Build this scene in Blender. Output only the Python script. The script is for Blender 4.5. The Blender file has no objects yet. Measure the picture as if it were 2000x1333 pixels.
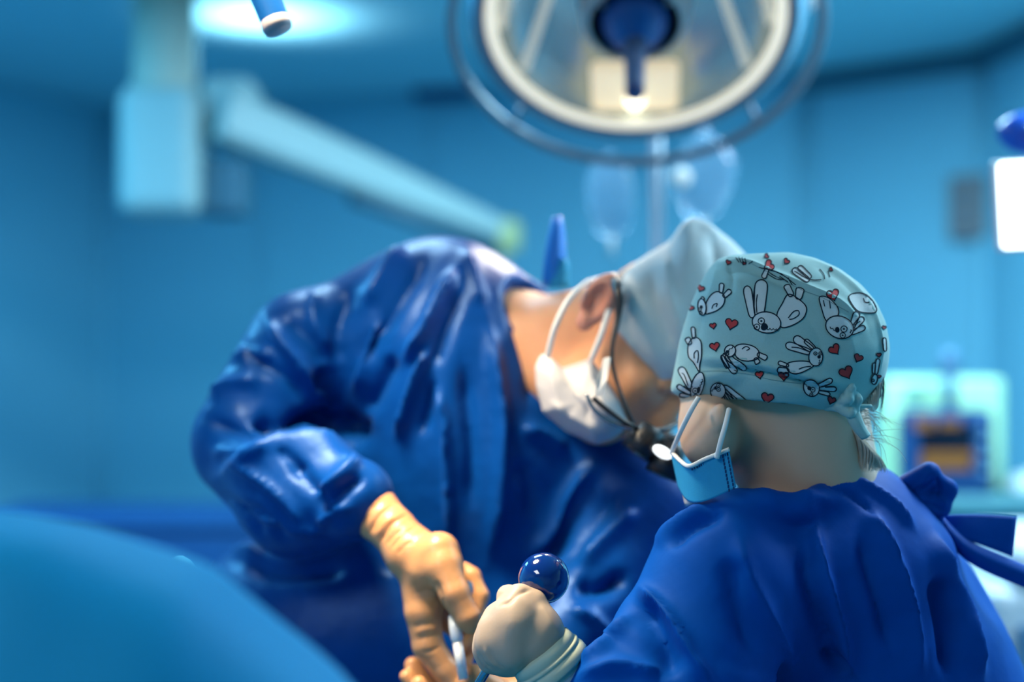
import bpy, bmesh, math, random
import numpy as np
from mathutils import Vector, Matrix
from mathutils.bvhtree import BVHTree
from mathutils.geometry import delaunay_2d_cdt

random.seed(7)
rng = np.random.default_rng(7)
scene = bpy.context.scene
col = scene.collection

# ------------------------------------------------------------------ camera
FPX = 2000 * 50.0 / 36.0          # focal length in pixels of the 2000 x 1333 frame
CH = 1.45                         # camera height
cam_d = bpy.data.cameras.new('camera')
cam_d.lens = 50.0
cam_d.sensor_width = 36.0
cam_d.clip_start = 0.05
cam_d.dof.use_dof = True
cam_d.dof.focus_distance = 1.37
cam_d.dof.aperture_fstop = 1.5
cam = bpy.data.objects.new('camera', cam_d)
cam.location = (0, 0, CH)
cam.rotation_euler = (math.pi / 2, 0, 0)
col.objects.link(cam)
scene.camera = cam

# ------------------------------------------------------------------ world, exposure
world = bpy.data.worlds.new('world')
scene.world = world
world.use_nodes = True
world.node_tree.nodes['Background'].inputs[0].default_value = (0.05, 0.35, 0.8, 1)
world.node_tree.nodes['Background'].inputs[1].default_value = 0.10
vs = scene.view_settings
vs.view_transform = 'Standard'
vs.look = 'None'
vs.exposure = 0.0
vs.gamma = 1.0
vs.use_curve_mapping = False
cy = scene.cycles
cy.max_bounces = 6; cy.diffuse_bounces = 3; cy.glossy_bounces = 3; cy.transmission_bounces = 4; cy.transparent_max_bounces = 8
cy.caustics_reflective = False; cy.caustics_refractive = False

def area_light(name, loc, target, size, power, color, shape='RECTANGLE', size_y=None, spread=None):
    d = bpy.data.lights.new(name, 'AREA')
    d.shape = shape
    d.size = size
    if size_y: d.size_y = size_y
    d.energy = power
    d.color = color
    if spread: d.spread = spread
    o = bpy.data.objects.new(name, d)
    o.location = loc
    v = Vector(target) - Vector(loc)
    o.rotation_euler = v.to_track_quat('-Z', 'Y').to_euler()
    col.objects.link(o)
    return o

CEIL = 2.60
# ceiling panels of the room: (x, y, size x, size y, watts, colour)
PANELS = [(-0.35, 2.75, 0.6, 0.6, 22, (0.50, 0.80, 1.0)),
          (0.75, 3.75, 0.6, 0.6, 82, (0.46, 0.82, 1.0)),
          (-1.9, 3.3, 0.6, 1.2, 46, (0.10, 0.60, 1.0)),
          (1.45, 2.3, 0.5, 0.9, 64, (0.66, 0.88, 1.0)),
          (-1.3, -0.3, 0.8, 1.2, 24, (1.0, 0.93, 0.84))]  # last one is an unseen panel added as front fill
for i, (x, y, sx, sy, w, c) in enumerate(PANELS):
    area_light('ceiling_panel_light', (x, y, CEIL - 0.045), (x, y, 0), sx * 0.94, w, c, size_y=sy * 0.94)

# ------------------------------------------------------------------ helpers
def P(px, py, d):
    return np.array([(px - 1000.0) / FPX * d, d, CH - (py - 666.5) / FPX * d])

def S(n, d):
    return n * d / FPX

def proj(v):
    v = np.asarray(v)
    return np.stack([1000 + v[:, 0] / v[:, 1] * FPX, 666.5 - (v[:, 2] - CH) / v[:, 1] * FPX], 1)

def tag(o, label=None, cat=None, group=None, kind=None):
    if label: o['label'] = label
    if cat: o['category'] = cat
    if group: o['group'] = group
    if kind: o['kind'] = kind
    return o

def empty(name, loc, label=None, cat=None, group=None):
    o = bpy.data.objects.new(name, None)
    o.empty_display_size = 0.05
    o.location = loc
    col.objects.link(o)
    return tag(o, label, cat, group)

def link(name, me, mat=None, parent=None, smooth=True):
    o = bpy.data.objects.new(name, me)
    col.objects.link(o)
    if mat is not None:
        for m in (mat if isinstance(mat, (list, tuple)) else [mat]):
            me.materials.append(m)
    if smooth:
        me.polygons.foreach_set('use_smooth', [True] * len(me.polygons))
    if parent is not None:
        o.parent = parent
        loc = parent.location
        p = parent
        t = Vector((0, 0, 0))
        while p is not None:
            t += p.location
            p = p.parent
        o.location = -t
    return o

def mesh(name, v, f, mat=None, parent=None, smooth=True):
    me = bpy.data.meshes.new(name)
    me.from_pydata([tuple(map(float, p)) for p in v], [], [tuple(map(int, q)) for q in f])
    me.update()
    return link(name, me, mat, parent, smooth)

def npmesh(name, v, f, mat=None, parent=None, smooth=True):
    """quads only, numpy arrays"""
    me = bpy.data.meshes.new(name)
    n = len(f)
    me.vertices.add(len(v)); me.vertices.foreach_set('co', np.asarray(v, np.float32).ravel())
    me.loops.add(n * 4); me.loops.foreach_set('vertex_index', np.asarray(f, np.int32).ravel())
    me.polygons.add(n)
    me.polygons.foreach_set('loop_start', np.arange(0, n * 4, 4, dtype=np.int32))
    me.update(calc_edges=True)
    me.validate()
    return link(name, me, mat, parent, smooth)

def unit(v):
    v = np.asarray(v, float)
    return v / np.linalg.norm(v)

def box(name, c, s, mat, parent=None, bevel=0.006, rot=None, seg=2):
    bm = bmesh.new()
    bmesh.ops.create_cube(bm, size=1.0)
    for v in bm.verts:
        v.co = Vector((v.co.x * s[0], v.co.y * s[1], v.co.z * s[2]))
    if bevel > 0:
        bmesh.ops.bevel(bm, geom=list(bm.edges), offset=min(bevel, min(s) * 0.45), segments=seg, affect='EDGES', profile=0.5)
    M = Matrix.Translation(Vector(c))
    if rot is not None:
        M = M @ (rot.to_4x4() if isinstance(rot, Matrix) else Matrix.Rotation(rot, 4, 'Z'))
    bmesh.ops.transform(bm, matrix=M, verts=bm.verts)
    me = bpy.data.meshes.new(name)
    bm.to_mesh(me); bm.free()
    o = link(name, me, mat, parent, smooth=False)
    return o

def frame(n, up=(0, 0, 1)):
    n = unit(n)
    a = np.cross(up, n)
    if np.linalg.norm(a) < 1e-4: a = np.cross((0, 1, 0), n)
    a = unit(a); b = np.cross(n, a)
    return a, b, n

def lathe(name, c, axis, prof, mat, parent=None, seg=48, closed=False):
    """prof: list of (radius, height along axis)"""
    a, b, n = frame(axis)
    c = np.asarray(c, float)
    V = []; F = []
    for r, h in prof:
        for k in range(seg):
            t = 2 * math.pi * k / seg
            V.append(c + n * h + (a * math.cos(t) + b * math.sin(t)) * max(r, 1e-5))
    m = len(prof)
    rng_ = range(m if closed else m - 1)
    for i in rng_:
        j = (i + 1) % m
        for k in range(seg):
            k2 = (k + 1) % seg
            F.append((i * seg + k, i * seg + k2, j * seg + k2, j * seg + k))
    return mesh(name, V, F, mat, parent)

def torus(name, c, axis, R, r, mat, parent=None, seg=96, sub=16, flat=1.0):
    prof = [(R + r * math.cos(t), r * flat * math.sin(t)) for t in np.linspace(0, 2 * math.pi, sub, endpoint=False)]
    return lathe(name, c, axis, prof, mat, parent, seg, closed=True)

def catmull(pts, n=8):
    pts = [np.asarray(p, float) for p in pts]
    out = []
    for i in range(len(pts) - 1):
        p0 = pts[max(i - 1, 0)]; p1 = pts[i]; p2 = pts[i + 1]; p3 = pts[min(i + 2, len(pts) - 1)]
        for k in range(n):
            t = k / n
            out.append(0.5 * ((2 * p1) + (-p0 + p2) * t + (2 * p0 - 5 * p1 + 4 * p2 - p3) * t * t + (-p0 + 3 * p1 - 3 * p2 + p3) * t ** 3))
    out.append(pts[-1])
    return out

def tube_data(pts, rad, seg=10, caps=True):
    pts = [np.asarray(p, float) for p in pts]
    n = len(pts)
    if not hasattr(rad, '__len__'): rad = [rad] * n
    rad = np.interp(np.linspace(0, 1, n), np.linspace(0, 1, len(rad)), rad)
    V = []; F = []
    t0 = unit(pts[1] - pts[0]); a = frame(t0)[0]
    for i in range(n):
        t = unit(pts[min(i + 1, n - 1)] - pts[max(i - 1, 0)])
        a = unit(a - t * np.dot(a, t)); b = np.cross(t, a)
        for k in range(seg):
            th = 2 * math.pi * k / seg
            V.append(pts[i] + (a * math.cos(th) + b * math.sin(th)) * rad[i])
    for i in range(n - 1):
        for k in range(seg):
            k2 = (k + 1) % seg
            F.append((i * seg + k, i * seg + k2, (i + 1) * seg + k2, (i + 1) * seg + k))
    if caps:
        F.append(tuple(range(seg - 1, -1, -1)))
        F.append(tuple((n - 1) * seg + k for k in range(seg)))
    return V, F

def tube(name, pts, rad, mat, parent=None, seg=12, smooth_n=0):
    if smooth_n: pts = catmull(pts, smooth_n)
    V, F = tube_data(pts, rad, seg)
    return mesh(name, V, F, mat, parent)

# ---- signed distance modelling -------------------------------------------
def rc(a, b, ra, rb):
    a = np.asarray(a, np.float32); b = np.asarray(b, np.float32)
    ba = b - a; L2 = float(ba @ ba) + 1e-9
    def f(X, Y, Z):
        x = X - a[0]; y = Y - a[1]; z = Z - a[2]
        t = np.clip((x * ba[0] + y * ba[1] + z * ba[2]) / L2, 0, 1)
        return np.sqrt((x - t * ba[0]) ** 2 + (y - t * ba[1]) ** 2 + (z - t * ba[2]) ** 2) - (ra + (rb - ra) * t)
    return f

def ell(c, r, axes=None):
    c = np.asarray(c, np.float32)
    A = np.eye(3) if axes is None else np.array([unit(q) for q in axes])
    def f(X, Y, Z):
        x = X - c[0]; y = Y - c[1]; z = Z - c[2]
        u = (x * A[0][0] + y * A[0][1] + z * A[0][2]) / r[0]
        v = (x * A[1][0] + y * A[1][1] + z * A[1][2]) / r[1]
        w = (x * A[2][0] + y * A[2][1] + z * A[2][2]) / r[2]
        k0 = np.sqrt(u * u + v * v + w * w) + 1e-9
        k1 = np.sqrt((u / r[0]) ** 2 + (v / r[1]) ** 2 + (w / r[2]) ** 2) + 1e-9
        return k0 * (k0 - 1) / k1
    return f

def plane(c, n):
    c = np.asarray(c); n = unit(n)
    return lambda X, Y, Z: (X - c[0]) * n[0] + (Y - c[1]) * n[1] + (Z - c[2]) * n[2]

def smin(a, b, k):
    h = np.clip(0.5 + 0.5 * (b - a) / k, 0, 1)
    return b + (a - b) * h - k * h * (1 - h)

def union(items, k=0.02):
    """items: sdf or (sdf, k)"""
    def f(X, Y, Z):
        d = None
        for it in items:
            g, kk = it if isinstance(it, tuple) else (it, k)
            e = g(X, Y, Z)
            d = e if d is None else smin(d, e, kk)
        return d
    return f

def chain(pts, rads):
    return union([rc(pts[i], pts[i + 1], rads[i], rads[i + 1]) for i in range(len(pts) - 1)], 0.004)

def nets(f, xs, ys, zs):
    xs = np.asarray(xs, np.float32); ys = np.asarray(ys, np.float32); zs = np.asarray(zs, np.float32)
    X, Y, Z = xs[:, None, None], ys[None, :, None], zs[None, None, :]
    V = np.broadcast_to(f(X, Y, Z), (len(xs), len(ys), len(zs))).astype(np.float32)
    ins = V < 0
    c = ins[:-1, :-1, :-1].astype(np.int8)
    n = np.zeros(c.shape, np.int8)
    for dx in (0, 1):
        for dy in (0, 1):
            for dz in (0, 1):
                n += ins[dx:V.shape[0] - 1 + dx, dy:V.shape[1] - 1 + dy, dz:V.shape[2] - 1 + dz]
    act = (n > 0) & (n < 8)
    I, J, K = np.nonzero(act)
    acc = np.zeros((len(I), 3), np.float64); cnt = np.zeros(len(I))
    cor = [(a, b, g) for a in (0, 1) for b in (0, 1) for g in (0, 1)]
    for a in cor:
        for b in cor:
            if sum(b) - sum(a) == 1 and all(q >= p for p, q in zip(a, b)):
                va = V[I + a[0], J + a[1], K + a[2]]; vb = V[I + b[0], J + b[1], K + b[2]]
                m = (va < 0) != (vb < 0)
                t = np.where(m, va / np.where(m, va - vb, 1), 0)
                pa = np.stack([xs[I + a[0]], ys[J + a[1]], zs[K + a[2]]], 1)
                pb = np.stack([xs[I + b[0]], ys[J + b[1]], zs[K + b[2]]], 1)
                acc += (pa + (pb - pa) * t[:, None]) * m[:, None]; cnt += m
    verts = acc / cnt[:, None]
    vid = -np.ones(c.shape, np.int64); vid[I, J, K] = np.arange(len(I))
    faces = []
    def quad(sel, a, b, c_, d, sgn):
        q = np.stack([vid[a], vid[b], vid[c_], vid[d]], 1)
        q[sgn] = q[sgn][:, ::-1]
        faces.append(q)
    e = ins[:-1, 1:-1, 1:-1] != ins[1:, 1:-1, 1:-1]
    i, j, k = np.nonzero(e); s = ~ins[i, j + 1, k + 1]
    quad(e, (i, j, k), (i, j + 1, k), (i, j + 1, k + 1), (i, j, k + 1), s)
    e = ins[1:-1, :-1, 1:-1] != ins[1:-1, 1:, 1:-1]
    i, j, k = np.nonzero(e); s = ins[i + 1, j, k + 1]
    quad(e, (i, j, k), (i + 1, j, k), (i + 1, j, k + 1), (i, j, k + 1), s)
    e = ins[1:-1, 1:-1, :-1] != ins[1:-1, 1:-1, 1:]
    i, j, k = np.nonzero(e); s = ~ins[i + 1, j + 1, k]
    quad(e, (i, j, k), (i + 1, j, k), (i + 1, j + 1, k), (i, j + 1, k), s)
    F = np.concatenate(faces)
    F = F[(F >= 0).all(1)]
    return verts, F

def rngs(lo, hi, h, fine=None, H=None):
    """grid lines; fine=(lo,hi) keeps spacing h there and H elsewhere"""
    if fine is None: return np.arange(lo, hi + h, h)
    a = np.arange(fine[0], lo - H, -H)[::-1][:-1]
    b = np.arange(fine[0], fine[1], h)
    c = np.arange(fine[1], hi + H, H)
    return np.concatenate([a, b, c])

def relax(v, f, it=3, lam=0.5):
    e = np.concatenate([f[:, [0, 1]], f[:, [1, 2]], f[:, [2, 3]], f[:, [3, 0]]])
    n = len(v)
    deg = np.bincount(e[:, 0], minlength=n) + np.bincount(e[:, 1], minlength=n)
    deg = np.maximum(deg, 1)
    for _ in range(it):
        s = np.stack([np.bincount(e[:, 0], v[e[:, 1], q], n) + np.bincount(e[:, 1], v[e[:, 0], q], n) for q in range(3)], 1)
        v = v + lam * (s / deg[:, None] - v)
    return v

def normals(v, f):
    d = np.cross(v[f[:, 2]] - v[f[:, 0]], v[f[:, 3]] - v[f[:, 1]])
    n = np.zeros_like(v)
    for c in range(4):
        for q in range(3):
            n[:, q] += np.bincount(f[:, c], d[:, q], len(v))
    return n / (np.linalg.norm(n, axis=1)[:, None] + 1e-12)

def sculpt(v, f, strokes, dmax=None):
    """raise or press folds along traced lines: (points px, width px, height mm, [asym])"""
    for st in strokes:
        pts, w, h = st[0], st[1], st[2] * 0.001
        asym = st[3] if len(st) > 3 else 1.0
        drng = st[4] if len(st) > 4 else None
        N = normals(v, f)
        pp = proj(v)
        view = v - np.array([0, 0, CH]); view /= np.linalg.norm(view, axis=1)[:, None]
        facing = np.clip(-(N * view).sum(1) * 2.5, 0, 1)
        pl = np.array(catmull([np.array(p, float) for p in pts], 6))
        lo = pl.min(0) - 3 * w * max(asym, 1); hi = pl.max(0) + 3 * w * max(asym, 1)
        m = (facing > 0) & (pp > lo).all(1) & (pp < hi).all(1)
        if drng is not None: m &= (v[:, 1] > drng[0]) & (v[:, 1] < drng[1])
        idx = np.nonzero(m)[0]
        if not len(idx): continue
        q = pp[idx]
        best = np.full(len(idx), 1e9); tt = np.zeros(len(idx)); sg = np.ones(len(idx))
        L = np.concatenate([[0], np.cumsum(np.linalg.norm(np.diff(pl, axis=0), axis=1))])
        for i in range(len(pl) - 1):
            a, b = pl[i], pl[i + 1]; ab = b - a
            t = np.clip(((q - a) @ ab) / (ab @ ab + 1e-9), 0, 1)
            r = q - (a + t[:, None] * ab)
            dd = np.linalg.norm(r, axis=1)
            u = dd < best
            best[u] = dd[u]; tt[u] = ((L[i] + t * (L[i + 1] - L[i])) / L[-1])[u]
            sg[u] = np.sign(ab[0] * r[u, 1] - ab[1] * r[u, 0])
        ww = np.where(sg > 0, w * asym, w)
        taper = np.clip(np.minimum(tt, 1 - tt) / 0.22, 0, 1); taper = taper * taper * (3 - 2 * taper)
        taper = 0.12 + 0.88 * taper
        disp = h * (0.5 * np.exp(-(best / ww) ** 2) + 0.6 * np.exp(-1.6 * best / ww)) * taper * facing[idx]
        v[idx] += N[idx] * disp[:, None]
    return v

def fit_outline(v, poly, c, strength=1.0, nb=240):
    """push a solid out or in, across the line of sight, until its outline is the given one"""
    d = v[:, 1].copy()
    pp = proj(v) - np.array(c)
    th = np.arctan2(pp[:, 1], pp[:, 0]); r = np.linalg.norm(pp, axis=1)
    b = ((th + math.pi) / (2 * math.pi) * nb).astype(int) % nb
    cur = np.zeros(nb); np.maximum.at(cur, b, r)
    for i in range(nb):
        if cur[i] == 0: cur[i] = max(cur[i - 1], cur[(i + 1) % nb])
    cur = np.maximum.reduce([cur, np.roll(cur, 1), np.roll(cur, -1)])
    k = np.array([1, 2, 3, 2, 1]) / 9.0
    cur = sum(np.roll(cur, s) * w for s, w in zip((-2, -1, 0, 1, 2), k))
    pl = np.array(poly, float) - np.array(c)
    ang = (np.arange(nb) + 0.5) / nb * 2 * math.pi - math.pi
    tgt = np.zeros(nb)
    for i in range(len(pl)):
        a, e = pl[i], pl[(i + 1) % len(pl)] - pl[i]
        dx, dy = np.cos(ang), np.sin(ang)
        den = dx * e[1] - dy * e[0]
        den = np.where(abs(den) < 1e-9, 1e-9, den)
        s = (a[0] * e[1] - a[1] * e[0]) / den
        t = (a[0] * dy - a[1] * dx) / den
        ok = (t >= -1e-6) & (t <= 1 + 1e-6) & (s > 0)
        tgt = np.where(ok, np.maximum(tgt, s), tgt)
    tgt = np.where(tgt == 0, cur, tgt)
    fac = 1 + (tgt / np.maximum(cur, 1e-6) - 1) * strength
    fac = sum(np.roll(fac, s) * w for s, w in zip((-2, -1, 0, 1, 2), k))
    s = np.interp(th, np.concatenate([[ang[-1] - 2 * math.pi], ang, [ang[0] + 2 * math.pi]]), np.concatenate([[fac[-1]], fac, [fac[0]]]))
    pp = pp * s[:, None] + np.array(c)
    out = v.copy()
    out[:, 0] = (pp[:, 0] - 1000) / FPX * d
    out[:, 2] = CH - (pp[:, 1] - 666.5) / FPX * d
    return out

def bbox_grid(c, r, h):
    return [np.arange(c[i] - r[i], c[i] + r[i] + h, h) for i in range(3)]

# ------------------------------------------------------------------ materials
def mat(name, color, rough=0.5, stint=None, metal=0.0, spec=0.5, sheen=0.0, sheen_tint=None, noise=0.0, noise_scale=8.0, bump=0.0, bump_scale=60.0, bdist=0.002,
        emit=None, emit_s=0.0, trans=0.0, alpha=1.0, sss=0.0, sss_r=(0.01, 0.004, 0.002), coat=0.0, coat_rough=0.1, color2=None, ior=1.45):
    m = bpy.data.materials.new(name)
    m.use_nodes = True
    nt = m.node_tree; n = nt.nodes; bs = n['Principled BSDF']
    bs.inputs['Base Color'].default_value = (*color, 1)
    bs.inputs['Roughness'].default_value = rough
    bs.inputs['Metallic'].default_value = metal
    bs.inputs['Specular IOR Level'].default_value = spec
    bs.inputs['IOR'].default_value = ior
    if stint: bs.inputs['Specular Tint'].default_value = (*stint, 1)
    if sheen:
        bs.inputs['Sheen Weight'].default_value = sheen
        bs.inputs['Sheen Roughness'].default_value = 0.4
        if sheen_tint: bs.inputs['Sheen Tint'].default_value = (*sheen_tint, 1)
    if coat:
        bs.inputs['Coat Weight'].default_value = coat
        bs.inputs['Coat Roughness'].default_value = coat_rough
    if trans: bs.inputs['Transmission Weight'].default_value = trans
    if alpha < 1: bs.inputs['Alpha'].default_value = alpha
    if sss:
        bs.inputs['Subsurface Weight'].default_value = sss
        bs.inputs['Subsurface Radius'].default_value = sss_r
        bs.inputs['Subsurface Scale'].default_value = 1.0
    if emit:
        bs.inputs['Emission Color'].default_value = (*emit, 1)
        bs.inputs['Emission Strength'].default_value = emit_s
    tc = n.new('ShaderNodeTexCoord')
    if noise:
        nz = n.new('ShaderNodeTexNoise'); nz.inputs['Scale'].default_value = noise_scale; nz.inputs['Detail'].default_value = 4
        nt.links.new(tc.outputs['Object'], nz.inputs['Vector'])
        mx = n.new('ShaderNodeMix'); mx.data_type = 'RGBA'
        c2 = color2 or tuple(min(1, c * (1 - noise)) for c in color)
        mx.inputs[6].default_value = (*color, 1); mx.inputs[7].default_value = (*c2, 1)
        nt.links.new(nz.outputs['Fac'], mx.inputs[0]); nt.links.new(mx.outputs[2], bs.inputs['Base Color'])
    if bump:
        nb = n.new('ShaderNodeTexNoise'); nb.inputs['Scale'].default_value = bump_scale; nb.inputs['Detail'].default_value = 3
        nt.links.new(tc.outputs['Object'], nb.inputs['Vector'])
        bp = n.new('ShaderNodeBump'); bp.inputs['Strength'].default_value = bump; bp.inputs['Distance'].default_value = bdist
        nt.links.new(nb.outputs['Fac'], bp.inputs['Height']); nt.links.new(bp.outputs['Normal'], bs.inputs['Normal'])
    return m

M = {}
M['wall'] = mat('wall_paint', (0.20, 0.54, 0.70), 0.75, noise=0.06, noise_scale=1.5)
M['ceiling'] = mat('ceiling_paint', (0.36, 0.68, 0.78), 0.8, noise=0.05)
M['floor'] = mat('floor_vinyl', (0.10, 0.26, 0.34), 0.35, noise=0.2, noise_scale=20)
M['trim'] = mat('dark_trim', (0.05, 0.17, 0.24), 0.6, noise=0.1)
M['gown'] = mat('surgeon_gown_cloth', (0.0003, 0.052, 0.26), 0.40, spec=0.40, stint=(0.30, 0.55, 1.0), sheen=0.08, sheen_tint=(0.3, 0.5, 1.0), noise=0.25, noise_scale=30, bump=0.35, bump_scale=28, bdist=0.006)
M['gown2'] = mat('assistant_gown_cloth', (0.0002, 0.072, 0.38), 0.62, spec=0.20, stint=(0.15, 0.40, 1.0), sheen=0.06, sheen_tint=(0.1, 0.35, 1.0), noise=0.2, noise_scale=40, bump=0.22, bump_scale=30, bdist=0.005)
M['skin'] = mat('skin', (0.74, 0.38, 0.21), 0.5, sss=0.25, noise=0.12, noise_scale=40, color2=(0.70, 0.32, 0.16), bump=0.06, bump_scale=300)
M['skin2'] = mat('pale_skin', (0.74, 0.49, 0.34), 0.5, sss=0.2, noise=0.1, noise_scale=30, color2=(0.68, 0.43, 0.29), bump=0.05, bump_scale=350)
M['ear'] = mat('ear_skin', (0.60, 0.26, 0.18), 0.5, sss=0.3, noise=0.1)
M['glove'] = mat('tan_latex_glove', (0.64, 0.33, 0.15), 0.32, spec=0.5, sss=0.15, noise=0.15, noise_scale=60, color2=(0.54, 0.25, 0.10), bump=0.12, bump_scale=150)
M['glove2'] = mat('cream_latex_glove', (0.48, 0.37, 0.27), 0.45, spec=0.4, sss=0.1, noise=0.1, noise_scale=50, color2=(0.43, 0.32, 0.23), bump=0.05, bump_scale=300)
M['cuff'] = mat('ribbed_cuff_latex', (0.50, 0.56, 0.42), 0.5, noise=0.1)
M['knit'] = mat('knit_cuff', (0.35, 0.50, 0.50), 0.8, noise=0.5, noise_scale=220, color2=(0.12, 0.28, 0.40))
M['capcloth'] = mat('mint_cotton', (0.37, 0.57, 0.54), 0.8, spec=0.2, sheen=0.15, noise=0.10, noise_scale=500, bump=0.08, bump_scale=900)
M['print_w'] = mat('print_white', (0.70, 0.73, 0.71), 0.8, spec=0.2, noise=0.08, noise_scale=500)
M['print_k'] = mat('print_ink', (0.010, 0.022, 0.035), 0.8, spec=0.1, noise=0.1)
M['print_r'] = mat('print_red', (0.62, 0.06, 0.06), 0.8, spec=0.2, noise=0.15, noise_scale=300)
M['bouffant'] = mat('white_nonwoven_cap', (0.60, 0.66, 0.66), 0.7, spec=0.3, noise=0.12, noise_scale=60, bump=0.15, bump_scale=200)
M['maskw'] = mat('white_mask_fabric', (0.54, 0.52, 0.52), 0.75, spec=0.2, noise=0.06, noise_scale=80, bump=0.1, bump_scale=400)
M['maskb'] = mat('light_blue_mask', (0.03, 0.34, 0.60), 0.7, spec=0.25, noise=0.1, noise_scale=120, bump=0.1, bump_scale=600)
M['white'] = mat('white_elastic', (0.82, 0.80, 0.76), 0.7, noise=0.05)
M['black'] = mat('black_plastic', (0.012, 0.012, 0.014), 0.35, noise=0.1)
M['copper'] = mat('coated_lens', (0.45, 0.25, 0.13), 0.2, metal=0.6, noise=0.1)
M['steel'] = mat('steel', (0.86, 0.84, 0.78), 0.3, metal=0.55, noise=0.05)
M['bsteel'] = mat('bright_steel', (0.92, 0.90, 0.84), 0.28, metal=0.25, noise=0.03)
M['dsteel'] = mat('dark_steel', (0.30, 0.32, 0.34), 0.2, metal=1.0, noise=0.05)
M['bluegrey'] = mat('blue_grey_plastic', (0.10, 0.22, 0.36), 0.3, noise=0.1)
M['clear'] = mat('clear_acrylic', (0.8, 0.85, 0.9), 0.05, trans=0.9, noise=0.02)
M['ballblue'] = mat('glossy_blue_ball', (0.002, 0.020, 0.16), 0.08, spec=0.6, coat=1.0, coat_rough=0.03, noise=0.05)
M['hair'] = mat('blond_hair', (0.78, 0.68, 0.56), 0.35, noise=0.3, noise_scale=90)
M['hairb'] = mat('brown_hair', (0.10, 0.065, 0.035), 0.4, noise=0.5, noise_scale=120)
M['drape'] = mat('teal_drape', (0.004, 0.30, 0.60), 0.7, spec=0.2, noise=0.12, noise_scale=3, bump=0.1, bump_scale=300)
M['cream'] = mat('cream_plastic', (0.48, 0.50, 0.42), 0.4, noise=0.06)
M['pend'] = mat('pale_pendant_plastic', (0.34, 0.46, 0.46), 0.45, noise=0.06)
M['penddark'] = mat('dark_pendant_plastic', (0.05, 0.14, 0.20), 0.5, noise=0.1)
M['olive'] = mat('olive_cap', (0.36, 0.42, 0.20), 0.5, noise=0.1)
M['brown'] = mat('grey_brown_plastic', (0.22, 0.22, 0.23), 0.5, noise=0.1)
M['navy'] = mat('navy_plastic', (0.006, 0.05, 0.17), 0.45, noise=0.1)
M['teal'] = mat('teal_lacquer', (0.04, 0.32, 0.38), 0.4, noise=0.08)
M['lgreen'] = mat('pale_green_plastic', (0.55, 0.85, 0.50), 0.5, noise=0.08)
M['greyw'] = mat('off_white_plastic', (0.60, 0.66, 0.70), 0.4, noise=0.05)
M['lampshell'] = mat('lamp_shell_metal', (0.62, 0.64, 0.70), 0.22, metal=0.9, noise=0.06)
M['lampgrey'] = mat('lamp_grey', (0.16, 0.20, 0.26), 0.35, noise=0.1)
M['rail'] = mat('lamp_rail', (0.22, 0.26, 0.30), 0.35, metal=0.4, noise=0.08)
M['bag'] = mat('clear_fluid_bag', (0.45, 0.70, 0.90), 0.15, trans=0.6, alpha=0.45, noise=0.1, noise_scale=10)
M['bagw'] = mat('white_port_and_highlight', (0.8, 0.76, 0.70), 0.4, noise=0.05, emit=(1, 0.93, 0.85), emit_s=0.0)
# ------------------------------------------------------------------ the room
PLAN = [(-2.6, -2.2), (-2.6, 5.6), (-2.02, 7.02), (1.258, 6.13), (1.855, 5.60), (2.10, 3.0), (2.10, -2.2)]
WN = ['wall_left', 'wall_corner_left', 'wall_back', 'wall_corner_right', 'wall_right', 'wall_side_right', 'wall_front']
def wall_slab(name, a, b, z0, z1, th, m):
    a = Vector((a[0], a[1], 0)); b = Vector((b[0], b[1], 0))
    d = (b - a).normalized(); n = Vector((-d.y, d.x, 0))       # outwards
    a2 = a - d * 0.0; b2 = b + d * 0.0
    V = []
    for z in (z0, z1):
        V += [(a2.x, a2.y, z), (b2.x, b2.y, z), (b2.x + n.x * th, b2.y + n.y * th, z), (a2.x + n.x * th, a2.y + n.y * th, z)]
    F = [(0, 1, 5, 4), (1, 2, 6, 5), (2, 3, 7, 6), (3, 0, 4, 7), (4, 5, 6, 7), (3, 2, 1, 0)]
    o = mesh(name, V, F, m, smooth=False)
    o['kind'] = 'structure'
    return o
for i in range(len(PLAN)):
    wall_slab(WN[i], PLAN[i], PLAN[(i + 1) % len(PLAN)], 0, CEIL, 0.1, M['wall'])
xs_ = [p[0] for p in PLAN]; ys_ = [p[1] for p in PLAN]
o = box('floor', (-0.25, 2.4, -0.05), (5.2, 9.8, 0.1), M['floor'], bevel=0); o['kind'] = 'structure'
o = box('ceiling', (-0.25, 2.4, CEIL + 0.05), (5.2, 9.8, 0.1), M['ceiling'], bevel=0); o['kind'] = 'structure'
def strip(name, a, b, z0, z1, off, th, m):
    a = Vector((*a, 0)); b = Vector((*b, 0)); d = (b - a).normalized(); n = Vector((d.y, -d.x, 0))
    c = (a + b) / 2 + n * (off + th / 2)
    L = (b - a).length - 0.01
    o = box(name, (c.x, c.y, (z0 + z1) / 2), (L, th, z1 - z0), m, bevel=0.004, rot=math.atan2(d.y, d.x))
    o['kind'] = 'structure'
    return o
# dark cornice rail under the ceiling on the corner and right walls, and corner posts
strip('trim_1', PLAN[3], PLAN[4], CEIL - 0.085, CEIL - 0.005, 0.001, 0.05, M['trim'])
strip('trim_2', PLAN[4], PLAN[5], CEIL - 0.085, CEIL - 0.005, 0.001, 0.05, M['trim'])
for i, (x, y) in enumerate([PLAN[2], PLAN[3], PLAN[4]]):
    o = lathe('trim_%d' % (i + 3), (x, y - 0.02, 0.0), (0, 0, 1), [(0, 0.001), (0.03, 0.001), (0.03, CEIL - 0.09), (0, CEIL - 0.09)], M['wall'], seg=16)
    o['kind'] = 'structure'
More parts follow.
